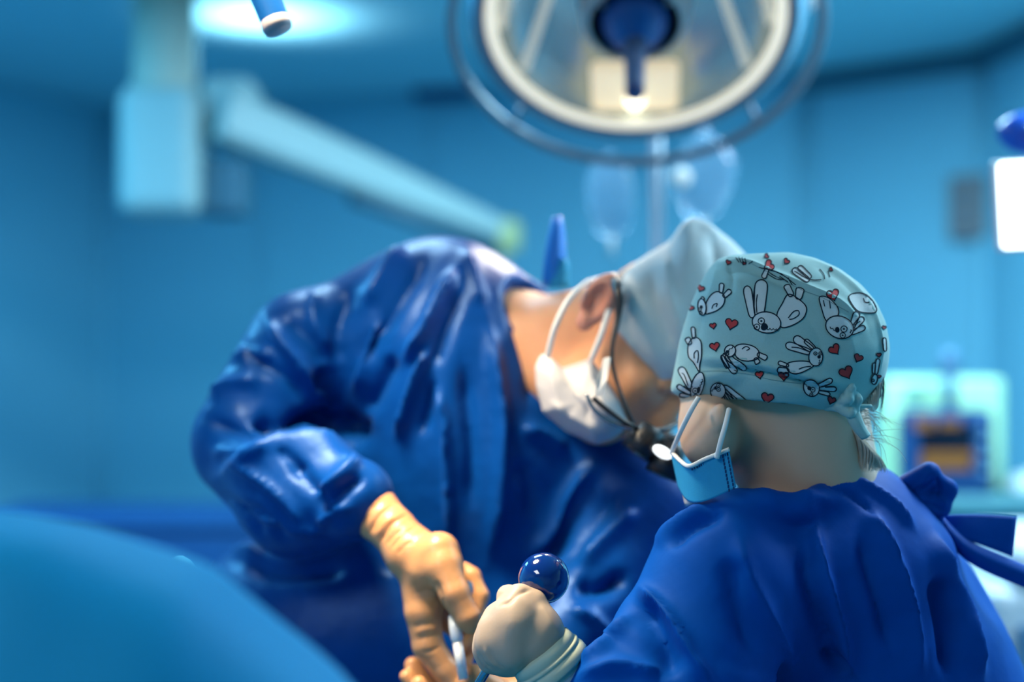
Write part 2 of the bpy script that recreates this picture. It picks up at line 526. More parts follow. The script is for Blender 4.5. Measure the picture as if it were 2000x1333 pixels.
# flat wall panels on the back wall: each one raised a little
pa = Vector((*PLAN[2], 0)); pb = Vector((*PLAN[3], 0)); dv = (pb - pa).normalized(); nv = Vector((dv.y, -dv.x, 0))
back = bpy.data.objects['wall_back']
Lb = (pb - pa).length
npan = 4
for k in range(npan):
    s0 = Lb * k / npan + 0.012; s1 = Lb * (k + 1) / npan - 0.012
    c = pa + dv * ((s0 + s1) / 2) + nv * 0.007
    box('wall_panel', (c.x, c.y, 1.28), (s1 - s0, 0.012, 2.5), M['wall'], back, bevel=0.003, rot=math.atan2(dv.y, dv.x))

# ceiling light panels
em = mat('panel_diffuser', (0.8, 0.9, 0.95), 0.6, emit=(0.40, 0.82, 1.0), emit_s=2.2, noise=0.02)
where = ['directly above the bending surgeon', 'near the rear right corner of the room', 'above the left side of the room',
         'above the patterned cap and right wall', 'behind the camera, added as front fill']
for i, (x, y, sx, sy, w, c) in enumerate(PANELS):
    e = empty('ceiling_light', (x, y, CEIL), 'flush glowing ceiling light panel ' + where[i], 'ceiling light', 'ceiling light panels')
    zt = CEIL - 0.002
    for (cx, cy, bx, by) in ((x, y - sy / 2, sx + 0.04, 0.04), (x, y + sy / 2, sx + 0.04, 0.04), (x - sx / 2, y, 0.04, sy), (x + sx / 2, y, 0.04, sy)):
        box('frame', (cx, cy, zt - 0.02), (bx, by, 0.04), M['greyw'], e, bevel=0.004)
    box('diffuser', (x, y, zt - 0.012), (sx - 0.03, sy - 0.03, 0.02), em, e, bevel=0.002)

# wall vent box near the ceiling (grey-brown with a dark lower edge)
d = 6.35
c = P(868, 128, d)
e = empty('wall_vent', tuple(c), 'small grey-brown vent box high on the back wall beside the big lamp', 'vent')
wy = 6.13 + (c[0] - 1.258) * (-0.2716)     # the wall plane at this x
c[1] = wy - 0.06
ang = math.atan2(dv.y, dv.x)
e.location = tuple(c)
box('housing', c, (0.25, 0.10, 0.15), M['brown'], e, rot=ang)
for k in range(4):
    box('slat', (c[0], c[1] - 0.055, c[2] - 0.05 + 0.033 * k), (0.22, 0.008, 0.016), M['brown'], e, rot=ang, bevel=0.002)
box('lower_edge', (c[0] - 0.005, c[1] - 0.005, c[2] - 0.10), (0.27, 0.11, 0.05), M['navy'], e, rot=ang)

# grey boxes on the right corner wall
d = 5.66
c = P(1900, 408, d)
dr = unit(np.array(PLAN[4] + (0,)) - np.array(PLAN[3] + (0,)))
ar = math.atan2(dr[1], dr[0])
e = empty('wall_socket_panel', tuple(c), 'grey-brown rectangular socket panel on the wall beside the glowing screen', 'wall panel')
box('plate', c + np.array([-0.03, -0.05, 0]), (0.15, 0.06, 0.25), M['brown'], e, rot=ar)
for k in range(3):
    lathe('socket', c + np.array([-0.052, -0.078, 0.07 - 0.07 * k]), (-0.66, -0.75, 0), [(0, 0.004), (0.02, 0.004), (0.024, 0)], M['lampgrey'], e, seg=16)
d = 5.0
c = np.array([1.915, d, P(0, 541, d)[2]])
e = empty('wall_switch_box', tuple(c), 'small grey switch box on the right wall below the glowing screen', 'switch box')
aw = math.atan2(2.6, -0.245)
box('plate', c + np.array([-0.02, 0, 0]), (0.16, 0.05, 0.12), M['brown'], e, rot=aw)
for k in (-1, 1):
    box('rocker', c + np.array([-0.048, 0.035 * k, 0]), (0.05, 0.012, 0.07), M['lampgrey'], e, rot=aw, bevel=0.003)

# ------------------------------------------------------------------ ceiling pendant with long arm (far left)
d = 4.4
c0 = P(322, 130, d)
e = empty('ceiling_pendant', (c0[0], d, CEIL), 'pale ceiling-mounted medical pendant with long arm sloping down to the right', 'pendant')
def PL(px, py, dd=d): return P(px, py, dd)
cx = c0[0]
lathe('ceiling_flange', (cx, d, CEIL - 0.002), (0, 0, -1), [(0, 0), (0.17, 0), (0.17, 0.03), (0.12, 0.06), (0.09, 0.07), (0, 0.07)], M['cream'], e)
lathe('neck', (cx, d, CEIL - 0.06), (0, 0, -1), [(0, 0), (0.095, 0), (0.10, 0.30), (0.11, 0.32), (0, 0.33)], M['cream'], e)
zt, zb = PL(0, 175)[2], PL(0, 425)[2]
box('column', (cx, d, (zt + zb) / 2), (0.245, 0.24, zt - zb), M['pend'], e, bevel=0.05, seg=4)
box('joint_housing', PL(452, 205, 4.45), (0.17, 0.2, 0.15), M['pend'], e, bevel=0.04, seg=3)
box('socket_box', PL(440, 370, 4.45), (0.14, 0.18, 0.17), M['penddark'], e, bevel=0.02)
# bowl and spot added behind the joint to brighten the ceiling
uc = PL(475, 190, 5.05)
lathe('added_uplight_bowl', uc, (0, 0, 1), [(0, -0.05), (0.03, -0.045), (0.055, -0.02), (0.065, 0.02), (0.058, 0.02), (0.045, -0.015), (0, -0.035)], M['olive'], e, seg=32)
tube('added_uplight_stem', [uc + np.array([0, 0, -0.045]), PL(465, 245, 4.9), PL(450, 225, 4.5)], 0.012, M['pend'], e, smooth_n=4)
ul = bpy.data.lights.new('added_uplight', 'SPOT'); ul.energy = 24; ul.color = (0.55, 0.88, 1.0); ul.spot_size = math.radians(140); ul.spot_blend = 0.8; ul.shadow_soft_size = 0.04
uo = bpy.data.objects.new('added_uplight', ul); col.objects.link(uo); uo.location = tuple(uc + np.array([0.05, 0, 0.03])); uo.rotation_euler = (math.pi, 0.1, 0)
# arm
a0, a1 = PL(425, 225, 4.35), PL(985, 455, 5.1)
V = []; F = []
ad = unit(a1 - a0); up = unit(np.cross(np.cross(ad, (0, 0, 1)), ad)); sd = np.cross(ad, up)
pr = [(-.5, -.35), (-.35, -.5), (.35, -.5), (.5, -.35), (.5, .35), (.35, .5), (-.35, .5), (-.5, .35)]
for t, w, h in ((0, 0.13, 0.15), (0.05, 0.14, 0.16), (0.5, 0.12, 0.13), (0.95, 0.09, 0.075), (1.0, 0.08, 0.065)):
    for (u, v) in pr: V.append(a0 + (a1 - a0) * t + sd * u * w + up * v * h)
for i in range(4):
    for k in range(8): F.append((i * 8 + k, i * 8 + (k + 1) % 8, (i + 1) * 8 + (k + 1) % 8, (i + 1) * 8 + k))
F += [tuple(range(7, -1, -1)), tuple(range(32, 40))]
mesh('arm', V, F, M['pend'], e, smooth=False)
b0, b1 = a0 + (a1 - a0) * 0.45 - up * 0.08, a0 + (a1 - a0) * 0.97 - up * 0.06
tube('spring_cover', [b0, b1], [0.03, 0.035], M['penddark'], e, seg=12)
lathe('arm_end_cap', a1 + np.array([-0.005, 0, -0.05]), (0, 0, 1), [(0, -0.02), (0.06, -0.02), (0.065, 0), (0.065, 0.08), (0.05, 0.095), (0, 0.095)], M['olive'], e, seg=24)
tube('drop_rod', [a1 + np.array([-0.005, 0, -0.07]), a1 + np.array([-0.005, 0, -0.40])], 0.018, M['pend'], e)

# ------------------------------------------------------------------ low dark trolley behind the surgeon (left)
d = 4.3
top = P(0, 1018, d)[2]
M['linen'] = mat('dark_blue_linen', (0.006, 0.085, 0.26), 0.7, noise=0.15, noise_scale=6)
e = empty('linen_trolley', (-0.95, d, 0), 'low dark blue draped trolley against the left background', 'trolley')
box('trolley_top', (-0.98, d + 0.25, top - 0.015), (1.35, 0.5, 0.03), M['linen'], e)
box('trolley_drape', (-0.98, d + 0.25, top - 0.33), (1.33, 0.48, 0.60), M['linen'], e, bevel=0.03)
for sx in (-0.6, 0.6):
    for sy in (-0.2, 0.2):
        lathe('caster', (-0.98 + sx, d + 0.25 + sy, 0.0), (0, 0, 1), [(0, 0.0), (0.03, 0), (0.035, 0.03), (0.02, 0.06), (0.012, top - 0.62), (0, top - 0.6)], M['lampgrey'], e, seg=12)

# ------------------------------------------------------------------ drip stand with two bags
d = 2.95
zt = P(0, 215, d)[2]
x0 = P(1288, 400, d)[0]
e = empty('drip_stand', (x0, d, 0), 'slim grey drip stand pole behind the surgeon and big lamp', 'drip stand')
tube('pole', [(x0 + 0.012, d, 0.06), (x0 - 0.008, d, zt)], 0.0125, M['lampgrey'], e, seg=16)
for k in range(5):
    t = k * 2 * math.pi / 5
    tube('base_leg', [(x0 + 0.012, d, 0.09), (x0 + 0.25 * math.cos(t), d + 0.25 * math.sin(t), 0.05)], [0.014, 0.01], M['dsteel'], e)
    lathe('caster', (x0 + 0.25 * math.cos(t), d + 0.25 * math.sin(t), 0.0), (0, 0, 1), [(0, 0), (0.02, 0.0), (0.025, 0.02), (0.02, 0.045), (0, 0.05)], M['black'], e, seg=12)
hookz = zt - 0.02
for s in (-1, 1):
    tube('hook', [(x0 - 0.008, d, hookz), (x0 + s * 0.05, d, hookz + 0.005), (x0 + s * 0.085, d, hookz - 0.008), (x0 + s * 0.10, d, hookz - 0.03)], 0.004, M['dsteel'], e, smooth_n=5)
def drip_bag(name, poly, c, dd, label, dot):
    e = empty(name, tuple(P(c[0], c[1], dd)), label, 'drip bag', 'drip bags on the stand')
    cc = P(c[0], c[1], dd)
    g = bbox_grid(cc, (0.11, 0.05, 0.13), 0.005)
    v, f = nets(ell(cc, (0.06, 0.022, 0.085)), *g)
    v = fit_outline(v, poly, c)
    npmesh('bag_body', v, f, M['bag'], e)
    top = P(*poly[0], dd)
    torus('hanging_loop', top + np.array([0, 0, 0.008]), (0, 1, 0), 0.009, 0.003, M['bag'], e, seg=24, sub=8)
    bot = P(*poly[len(poly) // 2], dd)
    tube('outlet_port', [bot + np.array([0, 0, 0.01]), bot + np.array([0, 0, -0.035])], [0.006, 0.005], M['bagw'], e)
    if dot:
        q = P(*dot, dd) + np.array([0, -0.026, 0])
        lathe('highlight_disc', q, (0, -1, 0), [(0, 0.006), (0.016, 0.006), (0.020, 0.002), (0.020, -0.01), (0, -0.01)], M['bagw'], e, seg=24)  # white disc stands in for a highlight on the bag
drip_bag('drip_bag', [(1190, 312), (1225, 318), (1240, 360), (1240, 420), (1225, 458), (1195, 468), (1165, 455), (1148, 410), (1145, 355), (1160, 318)], (1193, 390), 2.95,
         'pale blue translucent drip bag hanging left of the stand pole', None)
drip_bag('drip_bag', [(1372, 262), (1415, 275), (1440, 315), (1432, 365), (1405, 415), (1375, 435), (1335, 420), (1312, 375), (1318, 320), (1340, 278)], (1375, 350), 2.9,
         'rounded clear drip bag with white highlight disc hanging right of the stand pole', (1328, 350))

# ------------------------------------------------------------------ equipment at the right
d = 4.2
sc_ = FPX / d
tz = P(0, 968, d)[2]
M['slate'] = mat('teal_grey_laminate', (0.10, 0.28, 0.32), 0.45, noise=0.1)
e = empty('equipment_trolley', (1.30, 4.3, 0), 'teal equipment trolley standing at the right wall', 'trolley')
box('worktop', (1.33, 4.35, tz - 0.02), (0.95, 0.46, 0.04), M['slate'], e)
box('carcass', (1.33, 4.37, tz - 0.04 - 0.40), (0.90, 0.42, 0.80), M['teal'], e, bevel=0.01)
for k in range(3):
    dr_ = box('drawer', (1.33, 4.155, tz - 0.19 - 0.25 * k), (0.84, 0.02, 0.22), M['teal'], e, bevel=0.006)
    tube('handle', [(1.18, 4.13, tz - 0.15 - 0.25 * k), (1.48, 4.13, tz - 0.15 - 0.25 * k)], 0.008, M['steel'], dr_)
for sx in (-0.4, 0.4):
    for sy in (-0.17, 0.17):
        lathe('caster', (1.33 + sx, 4.37 + sy, 0), (0, 0, 1), [(0, 0), (0.03, 0), (0.035, 0.04), (0.02, 0.08), (0.015, tz - 0.83), (0, tz - 0.83)], M['lampgrey'], e, seg=12)
# pale green cabinet behind the monitor
e = empty('green_device', (1.26, 4.42, tz), 'pale green box-shaped device standing behind the dark monitor', 'device')
g0, g1 = P(1722, 738, 4.42), P(1952, 965, 4.42)
box('housing', ((g0[0] + g1[0]) / 2, 4.42, (g0[2] + tz) / 2), (g1[0] - g0[0], 0.12, g0[2] - tz), M['lgreen'], e, bevel=0.02)
for k in range(3):
    tube('vent_slot', [(g0[0] + 0.05, 4.357, g0[2] - 0.03 - 0.022 * k), (g0[0] + 0.12, 4.357, g0[2] - 0.03 - 0.022 * k)], 0.004, M['teal'], e, seg=8)
# monitor
e = empty('patient_monitor', (P(1855, 0, 4.2)[0], 4.25, tz), 'dark blue monitor with black screen and orange readouts on the trolley', 'monitor')
q0, q1 = P(1768, 802, 4.2), P(1943, 962, 4.2)
mc = (q0 + q1) / 2
box('casing', (mc[0], 4.25, (q0[2] + tz) / 2), (q1[0] - q0[0], 0.10, q0[2] - tz), M['navy'], e, bevel=0.018, seg=3)
screen_m = mat('dark_screen', (0.002, 0.002, 0.01), 0.15, noise=0.02)
s0, s1 = P(1796, 828, 4.195), P(1903, 915, 4.195)
box('screen', ((s0[0] + s1[0]) / 2, 4.199, (s0[2] + s1[2]) / 2), (s1[0] - s0[0], 0.008, s0[2] - s1[2]), screen_m, e, bevel=0.003)
om = mat('orange_readout', (0.22, 0.08, 0.01), 0.5, emit=(1.0, 0.36, 0.02), emit_s=0.10, noise=0.3, noise_scale=60)
for (a, b, cc, dd) in ((1786, 816, 1822, 838), (1836, 818, 1876, 834), (1800, 884, 1902, 900), (1800, 903, 1896, 918)):
    u, w = P(a, b, 4.19), P(cc, dd, 4.19)
    box('readout', ((u[0] + w[0]) / 2, 4.193, (u[2] + w[2]) / 2), (w[0] - u[0], 0.006, u[2] - w[2]), om, e, bevel=0.001)
for k in range(4):
    lathe('knob', P(1922, 835 + 30 * k, 4.198), (0, -1, 0), [(0, 0.012), (0.011, 0.012), (0.013, 0)], M['bluegrey'], e, seg=16)
pz = P(1855, 700, 4.25)
tube('mast', [(pz[0], 4.25, q0[2] - 0.01), (pz[0], 4.25, pz[2])], [0.022, 0.018], M['bluegrey'], e, seg=16)
lathe('mast_head', (pz[0], 4.25, pz[2] - 0.01), (0, 0, 1), [(0, -0.02), (0.028, -0.02), (0.028, 0.02), (0.018, 0.035), (0, 0.035)], M['bluegrey'], e, seg=20)
# white dome on the trolley top
c = P(1988, 966, 4.2)
lathe('basin', (1.60, 4.28, tz), (0, 0, 1), [(0.0, 0.002), (0.11, 0.002), (0.11, 0.02), (0.095, 0.045), (0.05, 0.062), (0, 0.066)], M['greyw'])
tag(bpy.data.objects['basin'], 'upturned white basin on the right end of the teal trolley top', 'basin')
# white rounded machine in front of the trolley
d = 2.7
e = empty('suction_unit', (1.10, 2.75, 0), 'white rounded machine housing at the right edge behind the tied gown', 'medical machine')
zt = P(0, 1058, d)[2]
x1 = P(1978, 1100, d)[0]
box('upper_housing', (x1 + 0.16, d + 0.18, zt - 0.05), (0.32, 0.36, 0.10), M['greyw'], e, bevel=0.04, seg=4)
box('body', (x1 + 0.13, d + 0.18, (zt - 0.09) / 2 + 0.02), (0.34, 0.34, zt - 0.13), M['greyw'], e, bevel=0.03, seg=3)
box('front_panel', (x1 + 0.13, d + 0.005, zt - 0.25), (0.24, 0.012, 0.18), M['bluegrey'], e)
for sx in (-0.12, 0.12):
    for sy in (-0.1, 0.1):
        lathe('caster', (x1 + 0.13 + sx, d + 0.18 + sy, 0), (0, 0, 1), [(0, 0), (0.03, 0), (0.035, 0.03), (0.02, 0.06), (0, 0.07)], M['black'], e, seg=12)
# glowing white screen on a stand
d = 1.95
sx0, sx1 = P(1950, 0, d)[0], P(1950, 0, d)[0] + 0.20
sz1, sz0 = P(0, 308, d)[2], P(0, 482, d)[2]
xm = (sx0 + sx1) / 2
e = empty('screen_stand', (xm, d + 0.05, 0), 'glowing white rounded screen on a stand at the right edge', 'screen')
glow = mat('white_backlit_screen', (0.9, 0.95, 1.0), 0.3, emit=(0.86, 0.95, 1.0), emit_s=3.5, noise=0.01)
rot = Matrix.Rotation(math.radians(-3), 3, 'Y')
box('bezel', (xm, d + 0.012, (sz0 + sz1) / 2), (0.208, 0.02, sz1 - sz0 + 0.006), M['greyw'], e, bevel=0.009, seg=4, rot=rot)
box('lit_face', (xm, d - 0.002, (sz0 + sz1) / 2), (0.198, 0.016, sz1 - sz0 - 0.002), glow, e, bevel=0.0075, seg=4, rot=rot)
tube('stand_pole', [(xm + 0.02, d + 0.04, 0.02), (xm + 0.02, d + 0.04, sz1 + 0.05)], 0.015, M['dsteel'], e)
lathe('stand_base', (xm + 0.02, d + 0.04, 0), (0, 0, 1), [(0, 0), (0.2, 0), (0.2, 0.015), (0.03, 0.04), (0, 0.04)], M['dsteel'], e)
c = P(1990, 258, d + 0.3)
g = bbox_grid(c, (0.12, 0.07, 0.07), 0.006)
v, f = nets(union([ell(c + np.array([0.03, 0, 0]), (0.065, 0.035, 0.035)), ell(c + np.array([0.01, -0.02, -0.012]), (0.03, 0.03, 0.025))], 0.02), *g)
bl = mat('bright_blue_plastic', (0.02, 0.10, 0.55), 0.3, noise=0.1)
npmesh('blue_camera_head', relax(v, f, 2), f, bl, e)
tube('camera_arm', [(xm + 0.02, d + 0.04, sz1 + 0.04), (xm + 0.02, d + 0.2, c[2] - 0.01), (c[0] + 0.06, d + 0.3, c[2])], 0.010, M['dsteel'], e, smooth_n=5)

# ------------------------------------------------------------------ surgical lamps
def surgical_lamp(center, nrm, R, label, warm, watts, hx=0.0, spot=62, aim=None):
    n = unit(nrm); c = np.asarray(center, float)
    e = empty('surgical_lamp', tuple(c), label, 'surgical lamp', 'surgical lamps')
    # dome behind the light face
    lathe('dome_shell', c, -n, [(R * 1.10, -0.012), (R * 1.155, 0.0), (R * 1.16, 0.03), (R * 1.10, 0.075), (R * 0.85, 0.14), (R * 0.45, 0.175), (0, 0.185)], M['lampshell'], e, seg=96)
    lathe('reflector', c, -n, [(R * 1.0, 0.004), (R * 0.93, 0.045), (R * 0.75, 0.075), (R * 0.5, 0.09), (R * 0.3, 0.092), (0, 0.092)], M['reflector'], e, seg=96)
    torus('light_ring', c + n * 0.004, n, R * 0.99, R * 0.042, M['ring'], e, sub=12, flat=0.7)
    lathe('ring_collar', c, -n, [(R * 1.02, -0.006), (R * 1.10, -0.012), (R * 1.10, 0.02), (R * 1.02, 0.02)], M['lampgrey'], e, seg=96, closed=True)
    lathe('glass_cover', c + n * 0.001, n, [(R * 0.965, 0), (R * 0.6, 0.004), (R * 0.3, 0.006)], M['lampglass'], e, seg=96)
    a, b, _ = frame(n)
    for (u0, w0, u1, w1) in ((0.50, 0.40, 0.79, -0.47), (0.80, 0.45, 0.93, -0.08), (0.47, 0.42, 0.60, 0.72), (0.80, 0.45, 0.70, 0.62)):  # faintly glowing bars imitate reflections of the lamp structure
      for sgn in (-1, 1):
        A0, A1 = a * (u0 * sgn) + b * w0, a * (u1 * sgn) + b * w1
        p0, p1 = c + A0 * R - n * 0.030, c + A1 * R - n * 0.014
        w = unit(np.cross(n, p1 - p0))
        V = []; F = []
        hw = R * 0.035
        for q, ww in ((p0, hw * 0.8), (p1, hw)):
            for s, h in ((-1, 0), (1, 0), (1, 0.008), (-1, 0.008)): V.append(q + w * ww * s + n * h)
        F = [(0, 1, 5, 4), (1, 2, 6, 5), (2, 3, 7, 6), (3, 0, 4, 7), (3, 2, 1, 0), (4, 5, 6, 7)]
        mesh('reflection_bar', V, F, M['refl_bar'], e, smooth=False)
    # centre
    lathe('hub', c + n * 0.0, n, [(R * 0.40, -0.05), (R * 0.36, 0.004), (R * 0.335, 0.012), (R * 0.31, 0.012), (R * 0.30, -0.01), (R * 0.285, -0.045), (0, -0.05)], M['hubgrey'], e, seg=64)
    lathe('hub_bore', c, n, [(R * 0.305, 0.013), (R * 0.300, 0.0), (R * 0.285, -0.044), (0, -0.046)], M['black'], e, seg=64)
    hd = lathe('handle', c, n, [(0, -0.012), (R * 0.225, -0.012), (R * 0.235, -0.004), (R * 0.225, 0.012), (R * 0.185, 0.032), (R * 0.12, 0.050), (R * 0.085, 0.062), (0, 0.066)], M['handleblue'], e, seg=48)
    lathe('handle_grip', c, n, [(0, 0.058), (R * 0.088, 0.060), (R * 0.07, 0.09), (R * 0.064, 0.14 + hx), (R * 0.058, 0.150 + hx), (0, 0.151 + hx)], M['gripgrey'] if hx < 0.1 else M['handleblue'], hd, seg=32)
    lathe('handle_tip', c + n * hx, n, [(R * 0.064, 0.1395), (R * 0.067, 0.147), (R * 0.060, 0.1525), (0, 0.153)], M['navy'] if hx < 0.1 else M['tipgrey'], hd, seg=32)
    for k in (-1, 1):
        q = c + a * (R * 0.225 * k) + n * -0.02 + b * (R * 0.10)
        lathe('screw', q, n, [(0, 0.012), (R * 0.02, 0.012), (R * 0.025, 0)], M['steel'], e, seg=16)
    # outer hand rail on four stays
    R2 = R * 1.25
    off = n * 0.035
    torus('hand_rail', c + off, n, R2, R * 0.036, M['rail'], e, sub=12)
    for k in range(4):
        t = 2 * math.pi * (k + 0.5) / 4
        u = a * math.cos(t) + b * math.sin(t)
        tube('rail_stay', [c + u * R * 1.14 - n * 0.02, c + u * R2 + off], R * 0.02, M['rail'], e, seg=10)
    # yoke and arm to the ceiling
    t1 = c - n * 0.17
    tube('yoke', [c + a * R * 1.15 - n * 0.03, c + a * R * 1.05 - n * 0.14, c + a * R * 0.55 - n * 0.24, c - n * 0.26], [0.022, 0.028, 0.028, 0.03], M['greyw'], e, smooth_n=6)
    ce = np.array([t1[0] + a[0] * 0.25, t1[1] + 0.25, CEIL])
    tube('arm', [c - n * 0.175, c - n * 0.26, np.array([ce[0], ce[1], ce[2] - 0.25]), np.array([ce[0], ce[1], CEIL - 0.005])], [0.03, 0.03, 0.035, 0.04], M['greyw'], e, smooth_n=6, seg=16)
    L = bpy.data.lights.new('lamp_beam', 'SPOT')
    L.energy = watts; L.color = warm; L.spot_size = math.radians(spot); L.spot_blend = 0.8; L.shadow_soft_size = R * 0.5
    o = bpy.data.objects.new('lamp_beam', L); col.objects.link(o)
    p = c + n * 0.16
    o.location = tuple(p); o.rotation_euler = (Vector(n) if aim is None else Vector(np.asarray(aim) - p)).to_track_quat('-Z', 'Y').to_euler()
    return e
M['gripgrey'] = mat('grip_grey', (0.16, 0.20, 0.34), 0.4, noise=0.05)
M['tipgrey'] = mat('handle_tip_grey', (0.42, 0.36, 0.36), 0.5, noise=0.05)
M['reflector'] = mat('lamp_reflector', (0.30, 0.42, 0.46), 0.25, metal=0.75, noise=0.35, noise_scale=9, color2=(0.55, 0.60, 0.55))
M['ring'] = mat('lamp_warm_ring', (0.9, 0.85, 0.7), 0.4, emit=(1.0, 0.88, 0.62), emit_s=0.75, noise=0.02)
M['refl_bar'] = mat('lamp_reflection_bar', (0.8, 0.76, 0.6), 0.4, emit=(1.0, 0.88, 0.60), emit_s=0.30, noise=0.02)
M['hubgrey'] = mat('lamp_hub', (0.45, 0.46, 0.46), 0.3, metal=0.5, noise=0.1)
M['handleblue'] = mat('lamp_handle_blue', (0.006, 0.10, 0.34), 0.35, noise=0.08)
M['lampglass'] = mat('lamp_cover_glass', (0.75, 0.9, 0.95), 0.08, trans=0.0, alpha=0.16, spec=0.8, noise=0.02)
dl = 2.30
lc = P(1240, 38, dl)
vdir = unit(np.array([0, 0, CH]) - lc)
down = unit(np.array([0, 0, -1]) - vdir * np.dot((0, 0, -1), vdir))
ln = 0.755 * vdir + 0.656 * down
lampA = surgical_lamp(lc, ln, S(286, dl), 'round surgical lamp with warm glowing ring and blue centre handle over the surgeons', (1.0, 0.88, 0.74), 34, hx=0.02)
# glowing block and hot spot imitate the warm reflection in the lower reflector
a_, b_, n_ = frame(ln)
hb = lc + down * 0.0
u = unit(down - n_ * np.dot(down, n_))
q = lc + u * S(300, dl) * 0.70 - n_ * 0.030
refl_glow = mat('warm_reflection', (0.8, 0.7, 0.5), 0.3, emit=(1.0, 0.80, 0.46), emit_s=0.8, noise=0.25, noise_scale=30)
hot = mat('reflection_hot_spot', (1, 0.95, 0.8), 0.3, emit=(1.0, 0.90, 0.65), emit_s=4.0, noise=0.02)
Rm = Matrix((tuple(np.cross(u, n_)), tuple(u), tuple(n_))).transposed()
box('warm_reflection', q, (0.15, 0.10, 0.03), refl_glow, lampA, rot=Rm, bevel=0.01)
bl_ = ell(q + n_ * 0.014 + u * 0.018, (0.016, 0.022, 0.012), [np.cross(u, n_), u, n_])
v, f = nets(bl_, *bbox_grid(q + n_ * 0.014 + u * 0.018, (0.035, 0.035, 0.035), 0.003))
npmesh('hot_spot', v, f, hot, lampA)
# second lamp, only its blue handle dips into view at the top left
tip = P(545, 60, 1.50)
n2 = unit((0.42, -0.10, -1.0))
lampB = surgical_lamp(tip - n2 * 0.303, n2, 0.24, 'second surgical lamp overhead with only its blue handle dipping into view top left', (1.0, 0.82, 0.58), 112, hx=0.15, spot=56, aim=P(880, 1230, 1.57))
# ------------------------------------------------------------------ operating table and drape
e = empty('operating_table', (-0.70, 1.15, 0), 'operating table under the blue drape at the lower left', 'operating table')
box('table_top', (-0.70, 1.17, 0.52), (1.30, 0.54, 0.06), M['black'], e, bevel=0.03)
box('column', (-0.70, 1.14, 0.28), (0.28, 0.24, 0.44), M['steel'], e, bevel=0.03)
box('base', (-0.70, 1.14, 0.05), (0.80, 0.45, 0.10), M['greyw'], e, bevel=0.03)
# the drape rises over a bolster at the near side
crest = [(-1.5, 1.36), (-0.45, 1.36), (-0.306, 1.342), (-0.265, 1.336), (-0.20, 1.314), (-0.187, 1.308), (-0.15, 1.275), (-0.112, 1.245), (-0.06, 1.19), (-0.01, 1.13), (0.02, 1.02), (0.035, 0.80)]
cxs = np.array([c[0] for c in crest]); czs = np.array([c[1] for c in crest])
nx, ny = 150, 70
gx = np.linspace(-1.45, 0.03, nx); V = []; F = []
cyc = 0.86
for i, x in enumerate(gx):
    zc = np.interp(x, cxs, czs)
    for j in range(ny):
        t = j / (ny - 1) * 2 - 1                  # -1 near side hem, 1 far side hem
        a = abs(t)
        y = cyc + (0.27 * t if t < 0 else 0.27 * t + 0.30 * max(0, t - 0.45))
        prof = 1 / (1 + (a / 0.62) ** 4)
        z = 0.60 + (zc - 0.60) * (0.55 * prof + 0.45 * math.sqrt(max(0, 1 - a ** 3)))
        z += 0.006 * math.sin(x * 37 + t * 5) * a + 0.004 * math.sin(x * 71 - t * 9) * a
        V.append((x, y, z))
for i in range(nx - 1):
    for j in range(ny - 1): F.append((i * ny + j, (i + 1) * ny + j, (i + 1) * ny + j + 1, i * ny + j + 1))
o = mesh('surgical_drape', V, F, M['drape'])
tag(o, 'teal blue drape over the patient in the blurred lower left foreground', 'drape')
sm = o.modifiers.new('thickness', 'SOLIDIFY'); sm.thickness = 0.004; sm.offset = -1
# a folded light blue towel corner beside the gown
c = P(352, 1132, 1.40)
v, f = nets(union([ell(c, (0.018, 0.018, 0.024)), ell(c + np.array([-0.025, 0, -0.024]), (0.036, 0.022, 0.028)), rc(c + np.array([-0.03, 0, -0.045]), np.array([c[0] - 0.07, c[1] - 0.01, 0.60]), 0.034, 0.05)], 0.02),
            np.arange(c[0] - 0.16, c[0] + 0.05, 0.006), np.arange(c[1] - 0.10, c[1] + 0.08, 0.006), np.arange(0.53, c[2] + 0.05, 0.006))
v = relax(v, f, 2)
v[:, 2] = np.maximum(v[:, 2], 0.551)
o = npmesh('folded_towel', v, f, M['maskb'])
tag(o, 'light blue folded towel corner peeking up beside the surgeon elbow', 'towel')

# ------------------------------------------------------------------ body builder
def body_parts(hip, foot_y, side, height_hip=0.92, lean=None):
    """pelvis, legs and feet; hip = xyz of pelvis, side = left-right unit vector"""
    side = unit(side)
    fwd = unit(np.cross((0, 0, 1), side)) if lean is None else unit(lean)
    it = [ell(hip, (0.16, 0.11, 0.13), [side, np.cross((0, 0, 1), side), (0, 0, 1)])]
    for s in (-1, 1):
        h = hip + side * s * 0.09 + np.array([0, 0, -0.05])
        k = np.array([h[0], h[1], 0.50]) + side * s * 0.02 + fwd * 0.02
        a = np.array([k[0], k[1], 0.09]) + side * s * 0.01 - fwd * 0.03
        it += [rc(h, k, 0.085, 0.055), rc(k, a, 0.055, 0.040), ell(k - fwd * 0.03 + np.array([0, 0, -0.12]), (0.05, 0.05, 0.12)),
               rc(a + np.array([0, 0, -0.055]) - fwd * 0.02, a + fwd * 0.17 + np.array([0, 0, -0.06]), 0.034, 0.028)]
    return it

